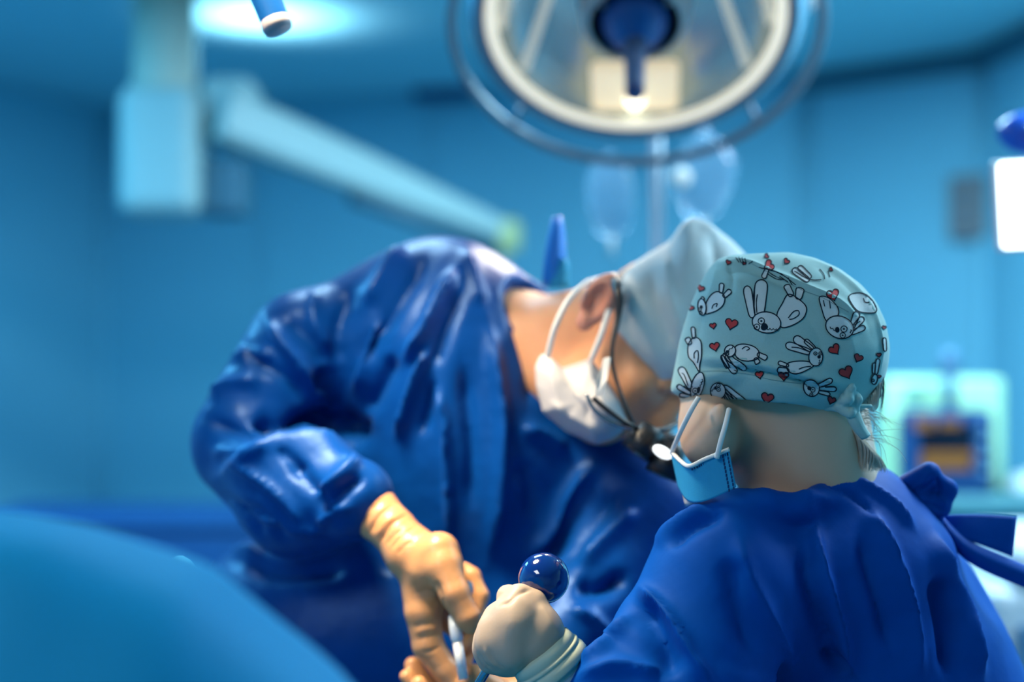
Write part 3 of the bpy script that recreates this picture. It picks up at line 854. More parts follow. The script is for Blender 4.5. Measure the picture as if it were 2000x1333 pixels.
# head: items in a local frame (r = right, f = forward, u = up)
def head_items(c, F_, U_, ear=None, sc=1.0):
    F_ = unit(F_); U_ = unit(U_ - F_ * np.dot(F_, U_)); R_ = np.cross(F_, U_)
    ax = [R_, F_, U_]
    L = lambda r, f, u: c + R_ * r + F_ * f + U_ * u
    it = [ell(L(0, -0.004, 0.035), (0.076, 0.088, 0.088), ax),          # skull
          (ell(L(0, 0.030, -0.035), (0.062, 0.066, 0.080), ax), 0.03),   # face
          (ell(L(0, 0.045, -0.095), (0.036, 0.038, 0.028), ax), 0.03),   # chin
          (ell(L(0, 0.086, 0.022), (0.050, 0.018, 0.012), ax), 0.015),   # brow
          (rc(L(0, 0.088, 0.008), L(0, 0.112, -0.032), 0.009, 0.013), 0.012),  # nose
          (ell(L(0, 0.080, -0.062), (0.026, 0.020, 0.010), ax), 0.010)]  # mouth
    for s in (-1, 1):
        it.append((ell(L(0.036 * s, 0.066, -0.022), (0.024, 0.020, 0.018), ax), 0.015))   # cheek
    def f(X, Y, Z):
        d = union(it, 0.02)(X, Y, Z)
        for s in (-1, 1):
            so = ell(L(0.032 * s, 0.094, 0.003), (0.019, 0.016, 0.011), ax)(X, Y, Z)      # eye socket
            d = -smin(-d, so, 0.012)
            ey = ell(L(0.032 * s, 0.077, 0.002), (0.0135, 0.0135, 0.0125), ax)(X, Y, Z)   # eyeball under the lid
            d = smin(d, ey, 0.003)
        if ear is not None:
            for (ec, en, eu) in ear:
                en = unit(en); eu = unit(np.asarray(eu) - en * np.dot(eu, en)); ef = np.cross(en, eu)
                a3 = [en, eu, ef]
                blade = ell(ec + eu * 0.006, (0.011, 0.034, 0.022), a3)(X, Y, Z)
                lobe = ell(ec - eu * 0.027, (0.008, 0.012, 0.011), a3)(X, Y, Z)
                con = ell(ec + en * 0.011 + eu * 0.002, (0.012, 0.023, 0.013), a3)(X, Y, Z)
                b = smin(blade, lobe, 0.006)
                b = -smin(-b, con, 0.003)
                tr = ell(ec + ef * 0.012 - eu * 0.006 + en * 0.004, (0.006, 0.008, 0.005), a3)(X, Y, Z)
                b = smin(b, tr, 0.004)
                d = smin(d, b, 0.006)
        return d
    if sc != 1.0:
        g = lambda X, Y, Z: f(c[0] + (X - c[0]) / sc, c[1] + (Y - c[1]) / sc, c[2] + (Z - c[2]) / sc) * sc
        return g, L, ax
    return f, L, ax

# ================================================================== the surgeon
person = empty('person', (-0.10, 1.95, 0), 'surgeon bending over in a shiny blue gown, white cap, white mask and magnifying loupes', 'person')
SU = person
hF, hU = (0.42, -0.50, -0.76), (0.837, -0.11, 0.536)
hc = P(1250, 672, 1.74)
hf, HL, hax = head_items(hc, hF, hU, ear=[(P(1167, 592, 1.662), (-0.5, -0.85, 0.15), (0.62, 0.0, 0.78)), (hc + np.array([0.03, 0.075, -0.03]), (0.352, 0.861, -0.372), (0.84, -0.1, 0.53))])
neck0 = hc + unit(hF) * -0.045 + unit(np.array(hU)) * -0.03
neck1 = P(1010, 690, 1.84)
torso = [rc(P(900, 720, 1.90), P(860, 1000, 1.95), 0.13, 0.14), rc(P(700, 650, 1.88), P(1120, 700, 1.86), 0.07, 0.07),
         rc(P(860, 1000, 1.95), np.array([-0.10, 2.0, 0.95]), 0.13, 0.14),
         rc(P(690, 660, 1.88), P(480, 885, 1.79), 0.035, 0.025), rc(P(480, 885, 1.79), P(600, 965, 1.70), 0.025, 0.022), rc(P(600, 965, 1.70), P(730, 985, 1.615), 0.022, 0.020),
         rc(P(1130, 760, 1.87), P(1275, 1020, 1.79), 0.035, 0.025), rc(P(1275, 1020, 1.79), P(1020, 1345, 1.61), 0.024, 0.020)]
legs = body_parts(np.array([-0.10, 2.0, 0.92]), 2.0, (1, 0, 0), lean=(0, -1, 0))
def f_body(X, Y, Z):
    d = smin(hf(X, Y, Z), union([rc(neck0, neck1, 0.056, 0.066), rc(HL(0, 0.02, -0.085), neck1, 0.040, 0.060)], 0.03)(X, Y, Z), 0.012)
    d2 = union(torso + legs, 0.04)(X, Y, Z)
    return smin(d, d2, 0.03)
hx = (hc[0] - 0.17, hc[0] + 0.15)
v, f = nets(f_body, rngs(-0.45, 0.40, 0.0028, hx, 0.014), rngs(1.50, 2.25, 0.0028, (hc[1] - 0.15, hc[1] + 0.15), 0.014),
            rngs(-0.01, 1.66, 0.0028, (hc[2] - 0.16, hc[2] + 0.15), 0.014))
v = relax(v, f, 2, 0.4)
v[:, 2] = np.maximum(v[:, 2], 0.001)
body_s = npmesh('body', v, f, [M['skin'], M['ear']], SU)
ec_ = P(1167, 592, 1.660); en_ = unit((-0.5, -0.85, 0.15))
fc = v[f].mean(1) - ec_
body_s.data.polygons.foreach_set('material_index', ((np.linalg.norm(fc, axis=1) < 0.042) & ((fc @ en_) > -0.006)).astype(np.int32))

# gown
d0 = 1.78
gi = [ell(P(860, 690, 1.88), (S(215, d0), 0.15, S(215, d0))),
      (rc(P(650, 660, 1.86), P(840, 600, 1.90), S(105, d0), S(120, d0)), 0.06),
      (rc(P(900, 640, 1.88), P(1010, 660, 1.86), S(140, d0), S(105, d0)), 0.06),
      (ell(P(920, 900, 1.86), (S(250, d0), 0.15, S(260, d0))), 0.08),
      (ell(P(850, 1220, 1.90), (S(420, 1.9), 0.19, S(260, d0))), 0.10),
      (rc(P(620, 1330, 1.93), np.array([-0.20, 1.98, 0.42]), 0.20, 0.19), 0.08),
      (rc(P(1000, 1330, 1.93), np.array([0.0, 1.98, 0.42]), 0.20, 0.19), 0.08),
      (rc(P(1100, 800, 1.86), P(1265, 1010, 1.78), S(120, d0), S(115, d0)), 0.05),          # left sleeve
      (rc(P(1265, 1010, 1.78), P(1040, 1345, 1.63), S(115, d0), S(72, d0)), 0.03)]
sl = [rc(P(600, 690, 1.84), P(480, 850, 1.78), S(128, d0), S(100, d0)),                      # right sleeve
      (rc(P(478, 880, 1.77), P(590, 965, 1.69), S(98, d0), S(112, d0)), 0.02),
      (rc(P(590, 965, 1.69), P(688, 975, 1.63), S(112, d0), S(76, d0)), 0.03)]
gi.append((rc(P(600, 860, 1.90), P(740, 930, 1.86), 0.07, 0.08), 0.04))
gA, gB = union(gi, 0.05), union(sl, 0.03)
def f_gown(X, Y, Z):
    d = smin(gA(X, Y, Z), gB(X, Y, Z), 0.018)
    # neck opening and cuff opening, hem
    nk = rc(P(1072, 600, 1.80), P(1250, 600, 1.72), 0.060, 0.085)(X, Y, Z)
    d = np.maximum(d, -nk)
    d = np.maximum(d, plane((0, 0, 0.40), (0, 0, -1))(X, Y, Z))
    return d
v, f = nets(f_gown, rngs(-0.52, 0.42, 0.0052), rngs(1.50, 2.22, 0.0056, (1.50, 1.95), 0.014), rngs(0.38, 1.64, 0.0052, (1.02, 1.64), 0.02))
v = relax(v, f, 4, 0.5)
st = [  # armhole seam and sleeve
    ([(518, 620), (548, 668), (583, 717), (620, 775), (648, 815)], 19, 19, 0.55),
    ([(655, 822), (600, 826), (540, 828), (490, 815)], 17, -35),
    ([(655, 822), (690, 838), (720, 850)], 22, -30),
    ([(648, 812), (640, 760), (628, 715)], 17, -19),
    ([(400, 775), (450, 752), (515, 745)], 19, 11),
    ([(395, 815), (450, 835), (520, 842), (600, 838)], 14, -12),
    ([(420, 935), (480, 905), (558, 864), (640, 866), (705, 880)], 15, 16, 1.6),
    ([(410, 880), (470, 885), (530, 862)], 12, 8),
    ([(700, 885), (685, 915), (640, 955), (615, 968)], 11, 15),
    ([(712, 930), (668, 965), (640, 1000)], 10, -11),
    ([(690, 990), (650, 1000), (620, 1030)], 10, 9),
    ([(560, 900), (610, 950), (650, 1010)], 14, -9),
    ([(425, 960), (470, 1000), (520, 1055)], 12, -9), ([(440, 900), (500, 935), (560, 985), (600, 1040)], 11, 8, 0.6), ([(540, 870), (575, 905), (600, 930)], 10, -8),
    ([(470, 660), (500, 700), (560, 740), (600, 790)], 12, -9), ([(440, 700), (500, 690), (540, 700)], 12, 7), ([(560, 620), (600, 660), (640, 720)], 14, -8), ([(620, 560), (610, 620), (650, 690)], 14, 8, 0.6),
    ([(690, 560), (660, 640), (665, 720)], 14, -9), ([(740, 620), (715, 700), (690, 770)], 11, 9, 0.6), ([(500, 1000), (560, 1030), (640, 1040)], 10, 7), ([(455, 985), (520, 1010), (560, 1060)], 10, -7),
    # shoulder and chest folds
    ([(792, 478), (758, 530), (716, 603)], 13, 15, 1.5),
    ([(840, 490), (790, 560), (742, 640), (700, 720)], 19, -16),
    ([(892, 520), (858, 580), (825, 648), (785, 712)], 14, 20, 0.7),
    ([(905, 560), (872, 640), (846, 720)], 12, -11),
    ([(838, 676), (820, 715), (806, 757), (790, 810), (774, 858)], 9, 20, 0.8),
    ([(770, 690), (735, 760), (700, 815)], 19, -16),
    ([(848, 735), (838, 790), (820, 850)], 10, -12),
    ([(852, 745), (866, 820), (872, 890), (876, 1000), (880, 1060)], 8, 19, 0.8),
    ([(905, 700), (915, 800), (920, 900), (918, 1010)], 17, -14),
    ([(949, 620), (965, 720), (979, 836), (972, 985), (952, 1100)], 16, 18),
    ([(905, 480), (925, 540), (940, 600)], 14, 9),
    ([(1000, 560), (1015, 640), (1040, 720), (1030, 800)], 15, -11),
    ([(1012, 835), (1060, 850), (1110, 880)], 15, 14),
    ([(1010, 900), (1035, 960), (1030, 1020)], 17, -9),
    ([(1180, 900), (1120, 960), (1065, 1040), (1020, 1100)], 20, 19),
    ([(1200, 960), (1140, 1030), (1085, 1110)], 17, -14),
    ([(1250, 990), (1190, 1050), (1130, 1115)], 15, 16),
    ([(730, 1000), (760, 1060), (770, 1130)], 20, -16),
    ([(395, 1120), (450, 1075), (520, 1085)], 14, 12),
    ([(470, 1100), (560, 1120), (680, 1110)], 17, -14),
    ([(1120, 1140), (1180, 1150), (1230, 1120)], 19, -19),
    ([(1110, 1190), (1160, 1210), (1190, 1250)], 12, 12)]
v = sculpt(v, f, st)
gown_s = npmesh('gown', v, f, M['gown'], SU)
# gown tie standing up behind the neck
def sheet(name, pts_px, d, mat_, parent, th=0.002, nu=10, bend=0.0):
    """thin cloth strip from a list of (left px, right px) pairs"""
    Vv = []; Ff = []
    for i, (a, b, dd) in enumerate(pts_px):
        for k in range(nu):
            t = k / (nu - 1)
            p = P(a[0] + (b[0] - a[0]) * t, a[1] + (b[1] - a[1]) * t, d + dd)
            p[1] += bend * math.sin(t * math.pi) * (1 if i % 2 == 0 else 0.7)
            Vv.append(p)
    for i in range(len(pts_px) - 1):
        for k in range(nu - 1): Ff.append((i * nu + k, i * nu + k + 1, (i + 1) * nu + k + 1, (i + 1) * nu + k))
    o = mesh(name, Vv, Ff, mat_, parent)
    s = o.modifiers.new('round', 'SUBSURF'); s.boundary_smooth = 'PRESERVE_CORNERS'; s.levels = 1; s.render_levels = 1
    m = o.modifiers.new('thickness', 'SOLIDIFY'); m.thickness = th
    return o
M['tie'] = mat('bright_blue_tie', (0.005, 0.22, 0.75), 0.45, sheen=0.3, noise=0.15, noise_scale=60)
sheet('gown_tie', [((1058, 560), (1100, 562), 0), ((1060, 530), (1104, 535), -0.004), ((1064, 490), (1106, 495), 0.0), ((1070, 455), (1106, 465), 0.006), ((1078, 424), (1098, 422), 0.012)], 1.80, M['tie'], SU, bend=-0.014)
sheet('gown_tie', [((1072, 562), (1112, 560), 0), ((1082, 535), (1113, 535), 0.004), ((1090, 505), (1110, 507), 0.008)], 1.785, M['maskb'], SU, bend=-0.008)

# glove helper
def hand(name, parts, h, mat_, parent, k=0.006, sm=1, strokes=None):
    pts = np.concatenate([np.array(p[0]) for p in parts]); r = max(max(p[1]) for p in parts) + 0.012
    lo, hi = pts.min(0) - r, pts.max(0) + r
    its = []
    for p in parts:
        its.append((chain(p[0], p[1]), p[2] if len(p) > 2 else k))
    v, f = nets(union(its, k), *[np.arange(lo[q], hi[q] + h, h) for q in range(3)])
    v = relax(v, f, sm, 0.4)
    if strokes: v = sculpt(v, f, strokes)
    return npmesh(name, v, f, mat_, parent)
dh = 1.58
s1 = S(1, dh)
# right hand: wrist, palm, thumb and four fingers round the driver handle
rh = [([P(698, 978, 1.635), P(728, 1000, 1.62), P(768, 1036, 1.60), P(800, 1078, 1.585)], [56 * s1, 52 * s1, 45 * s1, 47 * s1]),
      ([P(808, 1085, 1.585), P(842, 1112, 1.572), P(836, 1160, 1.575)], [52 * s1, 55 * s1, 42 * s1], 0.012),
      ([P(858, 1080, 1.56), P(868, 1105, 1.552)], [40 * s1, 36 * s1], 0.012),
      ([P(866, 1108, 1.548), P(888, 1160, 1.535), P(914, 1208, 1.53), P(920, 1222, 1.53)], [35 * s1, 29 * s1, 25 * s1, 18 * s1], 0.006),      # thumb
      ([P(818, 1130, 1.575), P(826, 1195, 1.565), P(836, 1262, 1.56), P(872, 1312, 1.555), P(892, 1340, 1.55)], [38 * s1, 35 * s1, 30 * s1, 26 * s1, 22 * s1], 0.006),  # index
      ([P(850, 1130, 1.60), P(905, 1120, 1.605), P(922, 1126, 1.60), P(938, 1165, 1.59), P(926, 1212, 1.575)], [30 * s1, 20 * s1, 17 * s1, 17 * s1, 14 * s1], 0.004),
      ([P(850, 1160, 1.60), P(915, 1190, 1.605), P(935, 1198, 1.60), P(932, 1240, 1.585), P(908, 1262, 1.575)], [30 * s1, 20 * s1, 17 * s1, 17 * s1, 14 * s1], 0.004),
      ([P(845, 1190, 1.60), P(905, 1240, 1.605), P(918, 1262, 1.60), P(905, 1298, 1.59), P(880, 1300, 1.58)], [26 * s1, 18 * s1, 16 * s1, 15 * s1, 13 * s1], 0.004)]
wr = [([(708, 1030), (722, 1000), (752, 975)], 4, -1.95), ([(722, 1046), (738, 1012), (772, 985)], 4, -2.40), ([(735, 1050), (752, 1022), (770, 1008)], 4, 1.80),
      ([(742, 1062), (764, 1026), (798, 1004)], 3, -2.40), ([(755, 1066), (770, 1046), (788, 1034)], 3, -1.80), ([(762, 1076), (786, 1046), (818, 1026)], 3, -1.95), ([(775, 1084), (792, 1066), (808, 1058)], 3, -1.35),
      ([(716, 1010), (732, 990), (748, 982)], 3, 1.50), ([(812, 1160), (832, 1154), (850, 1158)], 3, -1.20), ([(822, 1275), (842, 1272), (860, 1262)], 3, -1.50),
      ([(850, 1132), (862, 1165), (868, 1200)], 6, -2.70), ([(806, 1225), (830, 1218), (856, 1216)], 4, -1.08), ([(808, 1238), (832, 1230), (858, 1228)], 4, 0.90),
      ([(812, 1250), (836, 1243), (860, 1240)], 4, -1.08)]
hand('glove', rh, 0.0021, M['glove'], SU, strokes=wr)
# left hand: fingertips and knuckles at the bottom edge
lh = [([P(1040, 1352, 1.60), P(985, 1362, 1.585), P(935, 1372, 1.575)], [40 * s1, 44 * s1, 46 * s1]),
      ([P(960, 1352, 1.56), P(926, 1326, 1.548), P(905, 1335, 1.545)], [34 * s1, 26 * s1, 20 * s1], 0.008),      # thumb knuckle
      ([P(930, 1385, 1.575), P(860, 1375, 1.58), P(832, 1340, 1.585), P(806, 1300, 1.585)], [30 * s1, 24 * s1, 21 * s1, 17 * s1], 0.005),
      ([P(930, 1395, 1.57), P(855, 1392, 1.57), P(820, 1360, 1.57), P(794, 1322, 1.57)], [30 * s1, 23 * s1, 20 * s1, 14 * s1], 0.005),
      ([P(930, 1400, 1.56), P(870, 1400, 1.555), P(840, 1370, 1.55), P(818, 1338, 1.545)], [28 * s1, 23 * s1, 20 * s1, 17 * s1], 0.005),
      ([P(930, 1410, 1.55), P(880, 1415, 1.545), P(850, 1392, 1.54), P(830, 1370, 1.535)], [26 * s1, 20 * s1, 17 * s1, 14 * s1], 0.005)]
hand('glove', lh, 0.0022, M['glove'], SU)
# ---- surgeon: cap, mask, loops, loupes
def blob(name, sdf, c, r, h, poly, pc, mat_, parent, strokes=None, sm=2):
    v, f = nets(sdf, *bbox_grid(c, r, h))
    v = relax(v, f, sm, 0.4)
    if poly is not None: v = fit_outline(v, poly, pc)
    if strokes: v = sculpt(v, f, strokes)
    return npmesh(name, v, f, mat_, parent), v, f
cc = HL(0, -0.01, 0.06)
capsdf = union([ell(HL(0, -0.006, 0.037), (0.092, 0.104, 0.104), hax), (ell(HL(0, -0.03, 0.10), (0.075, 0.085, 0.075), hax), 0.05)], 0.03)
brim_n = unit((-0.91, 0.12, -0.41))
brim_c = P(1255, 655, 1.67)
def f_cap(X, Y, Z): return np.maximum(capsdf(X, Y, Z), plane(brim_c, brim_n)(X, Y, Z))
blob('surgical_cap', f_cap, cc, (0.19, 0.19, 0.19), 0.0035,
     [(1203, 645), (1200, 590), (1206, 548), (1225, 522), (1262, 498), (1308, 470), (1330, 438), (1352, 424), (1385, 436), (1430, 470), (1475, 515), (1490, 590), (1460, 690), (1390, 760), (1335, 792), (1308, 775), (1262, 715)],
     (1330, 610), M['bouffant'], SU,
     [([(1320, 470), (1360, 432), (1410, 470)], 9, 5), ([(1225, 560), (1245, 630), (1300, 720)], 10, 4), ([(1215, 590), (1232, 660), (1290, 750)], 8, -4),
      ([(1300, 490), (1310, 580), (1340, 680)], 18, 6), ([(1270, 520), (1280, 600), (1320, 690)], 14, -6), ([(1390, 450), (1400, 520), (1390, 600)], 16, -6)])
# mask
mc_ = P(1140, 775, 1.675)
blob('face_mask', union([ell(mc_, (0.055, 0.062, 0.050)), (ell(P(1185, 800, 1.655), (0.045, 0.055, 0.045)), 0.02)], 0.02), mc_, (0.14, 0.12, 0.12), 0.0032,
     [(1045, 716), (1056, 694), (1072, 688), (1090, 722), (1122, 712), (1155, 701), (1185, 742), (1211, 787), (1228, 832), (1200, 856), (1166, 870), (1108, 846), (1060, 806), (1047, 755)],
     (1135, 785), M['maskw'], SU,
     [([(1075, 700), (1085, 760), (1110, 830)], 9, 4), ([(1095, 735), (1130, 790), (1170, 840)], 12, -4), ([(1140, 712), (1165, 770), (1200, 830)], 10, 5), ([(1070, 780), (1120, 815), (1180, 850)], 9, 3), ([(1120, 720), (1140, 770), (1150, 830)], 8, -3)])
tube('mask_loop', [P(1070, 695, 1.655), P(1084, 640, 1.64), P(1108, 590, 1.645), P(1140, 556, 1.665), P(1168, 545, 1.69)], 0.0033, M['white'], SU, smooth_n=6)
tube('mask_loop', [P(1154, 704, 1.645), P(1172, 660, 1.638), P(1186, 615, 1.648), P(1194, 580, 1.66), P(1190, 552, 1.68)], 0.0033, M['white'], SU, smooth_n=6)
# loupes
lp = empty('surgical_loupes', tuple(P(1260, 840, 1.62)), None, None)
lp.parent = SU; lp.location = Vector(P(1260, 840, 1.62)) - SU.location
def W(o):  # parts built in world space under a nested empty
    o.location = -(Vector(SU.location) + Vector(lp.location))
    return o
tube('temple_arm', [P(1198, 545, 1.665), P(1209, 570, 1.635), P(1207, 620, 1.62), P(1196, 680, 1.605), P(1200, 730, 1.60), P(1224, 800, 1.585), P(1242, 838, 1.585)], [0.008, 0.007, 0.0035, 0.0022, 0.0022, 0.0022, 0.0022], M['black'], lp, smooth_n=6)
def slab(name, poly, d0_, d1_, th, mat_, parent):
    Vv = [];n_ = len(poly)
    for k in (0, 1):
        for i, (a, b) in enumerate(poly):
            Vv.append(P(a, b, (d0_ if b < sum(q[1] for q in poly) / n_ else d1_) + th * k))
    Ff = [tuple(range(n_ - 1, -1, -1)), tuple(range(n_, 2 * n_))] + [(i, (i + 1) % n_, n_ + (i + 1) % n_, n_ + i) for i in range(n_)]
    o = mesh(name, Vv, Ff, mat_, parent, smooth=False)
    b = o.modifiers.new('bevel', 'BEVEL'); b.width = 0.0008; b.segments = 2
    return o
slab('side_shield', [(1179, 700), (1193, 698), (1186, 740), (1178, 772), (1160, 776), (1166, 745)], 1.588, 1.578, 0.003, M['white'], lp)
tube('frame_rim', [P(1158, 778, 1.578), P(1185, 800, 1.575), P(1225, 828, 1.575), P(1262, 842, 1.60), P(1300, 838, 1.62), P(1325, 825, 1.64)], 0.003, M['black'], lp, smooth_n=6)
tube('frame_rim', [P(1146, 770, 1.58), P(1160, 800, 1.576), P(1195, 826, 1.575), P(1235, 838, 1.578)], 0.0022, M['dsteel'], lp, smooth_n=6)
def scope(p0, p1, r0, r1):
    ax = unit(p1 - p0); L_ = np.linalg.norm(p1 - p0)
    o = lathe('magnifier', p0, ax, [(0, 0), (r0, 0), (r0 * 1.05, L_ * .3), (r1, L_ * .45), (r1 * 1.06, L_), (r1 * 0.9, L_), (r1 * 0.85, L_ * 0.97), (0, L_ * 0.97)], M['black'], lp, seg=24)
    lathe('lens', p0 + ax * L_ * 0.99, ax, [(r1 * 0.88, -0.002), (r1 * 0.6, 0.001), (0, 0.002)], M['copper'], o, seg=24)
scope(P(1276, 836, 1.592), P(1242, 886, 1.588), 0.015, 0.019)
scope(P(1318, 868, 1.592), P(1292, 930, 1.588), 0.015, 0.019)
tube('bridge_bar', [P(1252, 846, 1.605), P(1285, 862, 1.60), P(1318, 856, 1.61)], 0.005, M['black'], lp, smooth_n=4)
c = P(1294, 884, 1.575)
hl = mat('headlight_lens', (0.9, 0.95, 1), 0.2, emit=(0.95, 1.0, 1.0), emit_s=2.0, noise=0.02)
v, f = nets(ell(c, (0.012, 0.010, 0.006), [(0.85, 0, -0.5), (0, 1, 0), (0.5, 0, 0.85)]), *bbox_grid(c, (0.02, 0.02, 0.02), 0.002))
npmesh('headlight', v, f, hl, lp)

# ================================================================== the assistant
AS = empty('person', (0.42, 1.58, 0), 'assistant seen from behind in a mint rabbit-print cap and matte blue gown', 'person')
dn = 1.46
aF, aU = (-0.80, 0.50, -0.32), (-0.20, -0.10, 0.97)
ac = P(1508, 738, 1.478)
af, AL, aax = head_items(ac, aF, aU, sc=0.92)
an0 = ac + unit(aF) * -0.03 + np.array([0, 0, -0.03]); an1 = P(1600, 1010, 1.50)
nlegs = body_parts(np.array([0.42, 1.62, 0.90]), 1.6, unit((0.5, 0.85, 0)), lean=unit((-0.85, 0.5, 0)))
ntor = [rc(P(1440, 1090, 1.42), P(1800, 1110, 1.62), 0.05, 0.05), rc(P(1610, 1060, 1.53), np.array([0.42, 1.60, 0.95]), 0.085, 0.10),
        rc(P(1440, 1120, 1.43), P(1370, 1400, 1.40), 0.035, 0.03), rc(P(1370, 1400, 1.40), P(1090, 1310, 1.36), 0.028, 0.022),
        rc(P(1800, 1130, 1.64), P(1780, 1420, 1.70), 0.035, 0.03), rc(P(1780, 1420, 1.70), P(1500, 1480, 1.75), 0.028, 0.022)]
def f_abody(X, Y, Z):
    d = smin(af(X, Y, Z), union([rc(an0, an1, 0.060, 0.066), rc(P(1640, 810, 1.50), P(1650, 960, 1.52), 0.030, 0.04), (ell(P(1408, 812, 1.396), (S(14, 1.4), 0.009, S(25, 1.4))), 0.004), ell(P(1385, 836, 1.455), (S(60, 1.45), 0.055, S(85, 1.45)))], 0.014)(X, Y, Z), 0.02)
    return smin(d, union(ntor + nlegs, 0.03)(X, Y, Z), 0.03)
v, f = nets(f_abody, rngs(-0.02, 0.75, 0.003, (0.13, 0.40), 0.014), rngs(1.28, 1.98, 0.003, (1.33, 1.60), 0.014), rngs(-0.01, 1.60, 0.003, (1.30, 1.55), 0.014))
v = relax(v, f, 2, 0.4)
v[:, 2] = np.maximum(v[:, 2], 0.001)
npmesh('body', v, f, M['skin2'], AS)

# printed cap
CAPC = P(1520, 665, 1.47)
capA = union([ell(P(1515, 690, 1.472), (S(212, dn), 0.106, S(205, dn))), (ell(P(1580, 655, 1.485), (S(150, dn), 0.095, S(150, dn))), 0.04)], 0.03)
bn = unit((-0.13, -0.16, -1.0)); bc = P(1450, 806, 1.38)
def f_ncap(X, Y, Z):
    a = capA(X, Y, Z)
    return np.maximum(np.maximum(a, plane(bc, bn)(X, Y, Z)), -(a + 0.006))
CAP_OUT = [(1308, 768), (1317, 720), (1328, 660), (1345, 605), (1363, 560), (1383, 526), (1402, 505), (1428, 498), (1480, 495), (1540, 492), (1592, 503), (1640, 524), (1682, 555),
           (1712, 590), (1731, 632), (1739, 680), (1736, 712), (1728, 745), (1708, 772), (1692, 800), (1655, 818), (1600, 817), (1500, 812), (1440, 804), (1370, 790)]
v, f = nets(f_ncap, *bbox_grid(CAPC, (0.135, 0.130, 0.125), 0.0022))
v = relax(v, f, 2, 0.4)
v = fit_outline(v, CAP_OUT, (1525, 680))
v = sculpt(v, f, [
    ([(1395, 515), (1450, 512), (1510, 535), (1570, 560), (1640, 592), (1690, 640)], 9, 4.5, 0.5),
    ([(1400, 530), (1460, 528), (1520, 552), (1590, 585)], 10, -3.0),
    ([(1420, 512), (1430, 540), (1425, 580)], 8, -2.0), ([(1400, 520), (1392, 560), (1375, 600)], 10, 2.0),
    ([(1360, 716), (1440, 722), (1520, 735), (1600, 758), (1650, 772)], 9, -7),
    ([(1350, 700), (1440, 703), (1520, 715), (1600, 738), (1660, 757)], 13, 6.0),
    ([(1565, 500), (1625, 525), (1675, 565), (1708, 615), (1722, 680), (1718, 735)], 6, 3.0, 0.6),
    ([(1580, 515), (1640, 545), (1685, 600), (1702, 660)], 9, -2.0),
    ([(1470, 560), (1500, 620), (1490, 680)], 22, 2.0), ([(1560, 600), (1600, 660), (1600, 720)], 20, -2.0),
    ([(1625, 600), (1660, 660), (1670, 730)], 16, 2.0), ([(1330, 690), (1360, 660), (1370, 610)], 14, -1.5)])
cap = npmesh('printed_cap', v, f, M['capcloth'], AS)
bvh = BVHTree.FromPolygons([tuple(p) for p in v], [tuple(int(q) for q in x) for x in f])
EYE = Vector((0, 0, CH))
def hit(px, py, off):
    dirv = (Vector(P(px, py, 1.4)) - EYE).normalized()
    loc, nrm, idx, dist = bvh.ray_cast(EYE, dirv)
    if loc is None or dist > 1.62: return None
    n = nrm if nrm.dot(dirv) < 0 else -nrm
    return loc + n * off
def C2(p): return (1280 + p[0] / 2.468, 470 + p[1] / 2.468)      # traced on an enlarged view of the cap
class Print:
    def __init__(self): self.V = []; self.F = []; self.Mi = []
    def fill(self, poly, mi, off=0.0004):
        pl = [C2(p) for p in poly]
        a = np.array(pl); lo, hi = a.min(0), a.max(0)
        step = 7.0
        pts = [Vector(p) for p in pl]
        n0 = len(pts)
        def inside(x, y):
            c = False; j = n0 - 1
            for i in range(n0):
                if (pl[i][1] > y) != (pl[j][1] > y) and x < (pl[j][0] - pl[i][0]) * (y - pl[i][1]) / (pl[j][1] - pl[i][1]) + pl[i][0]: c = not c
                j = i
            return c
        for x in np.arange(lo[0] + step / 2, hi[0], step):
            for y in np.arange(lo[1] + step / 2, hi[1], step):
                if inside(x, y): pts.append(Vector((x, y)))
        vs_, es_, fs_, *_ = delaunay_2d_cdt(pts, [(i, (i + 1) % n0) for i in range(n0)], [], 1, 0.01)
        base = len(self.V); ok = []
        for p in vs_:
            h_ = hit(p.x, p.y, off)
            ok.append(h_ is not None); self.V.append(h_ or Vector((0, 0, 0)))
        for t in fs_:
            if all(ok[i] for i in t):
                ps = [self.V[base + i] for i in t]
                if max((ps[0] - ps[1]).length, (ps[1] - ps[2]).length, (ps[0] - ps[2]).length) < 0.02:
                    self.F.append(tuple(base + i for i in t)); self.Mi.append(mi)
    def line(self, pts, w=1.1, mi=1, off=0.0008, closed=False):
        q = [np.array(C2(p)) for p in pts]
        if closed: q.append(q[0])
        d_ = []
        for i in range(len(q) - 1):
            n_ = max(1, int(np.linalg.norm(q[i + 1] - q[i]) / 5))
            for k in range(n_): d_.append(q[i] + (q[i + 1] - q[i]) * k / n_)
        d_.append(q[-1])
        prev = None
        for i in range(len(d_)):
            t = d_[min(i + 1, len(d_) - 1)] - d_[max(i - 1, 0)]
            t = t / (np.linalg.norm(t) + 1e-9); n_ = np.array([-t[1], t[0]]) * w
            a = hit(*(d_[i] + n_), off); b = hit(*(d_[i] - n_), off)
            if a is None or b is None: prev = None; continue
            self.V += [a, b]; cur = len(self.V) - 2
            if prev is not None and (self.V[prev] - a).length < 0.012:
                self.F.append((prev, prev + 1, cur + 1, cur)); self.Mi.append(mi)
            prev = cur
    def build(self, name, mats):
        if not self.F: return
        used = sorted({i for t in self.F for i in t}); mp = {u: k for k, u in enumerate(used)}
        o = mesh(name, [self.V[i] for i in used], [tuple(mp[i] for i in t) for t in self.F], mats, cap)
        o.data.polygons.foreach_set('material_index', self.Mi)
        return o
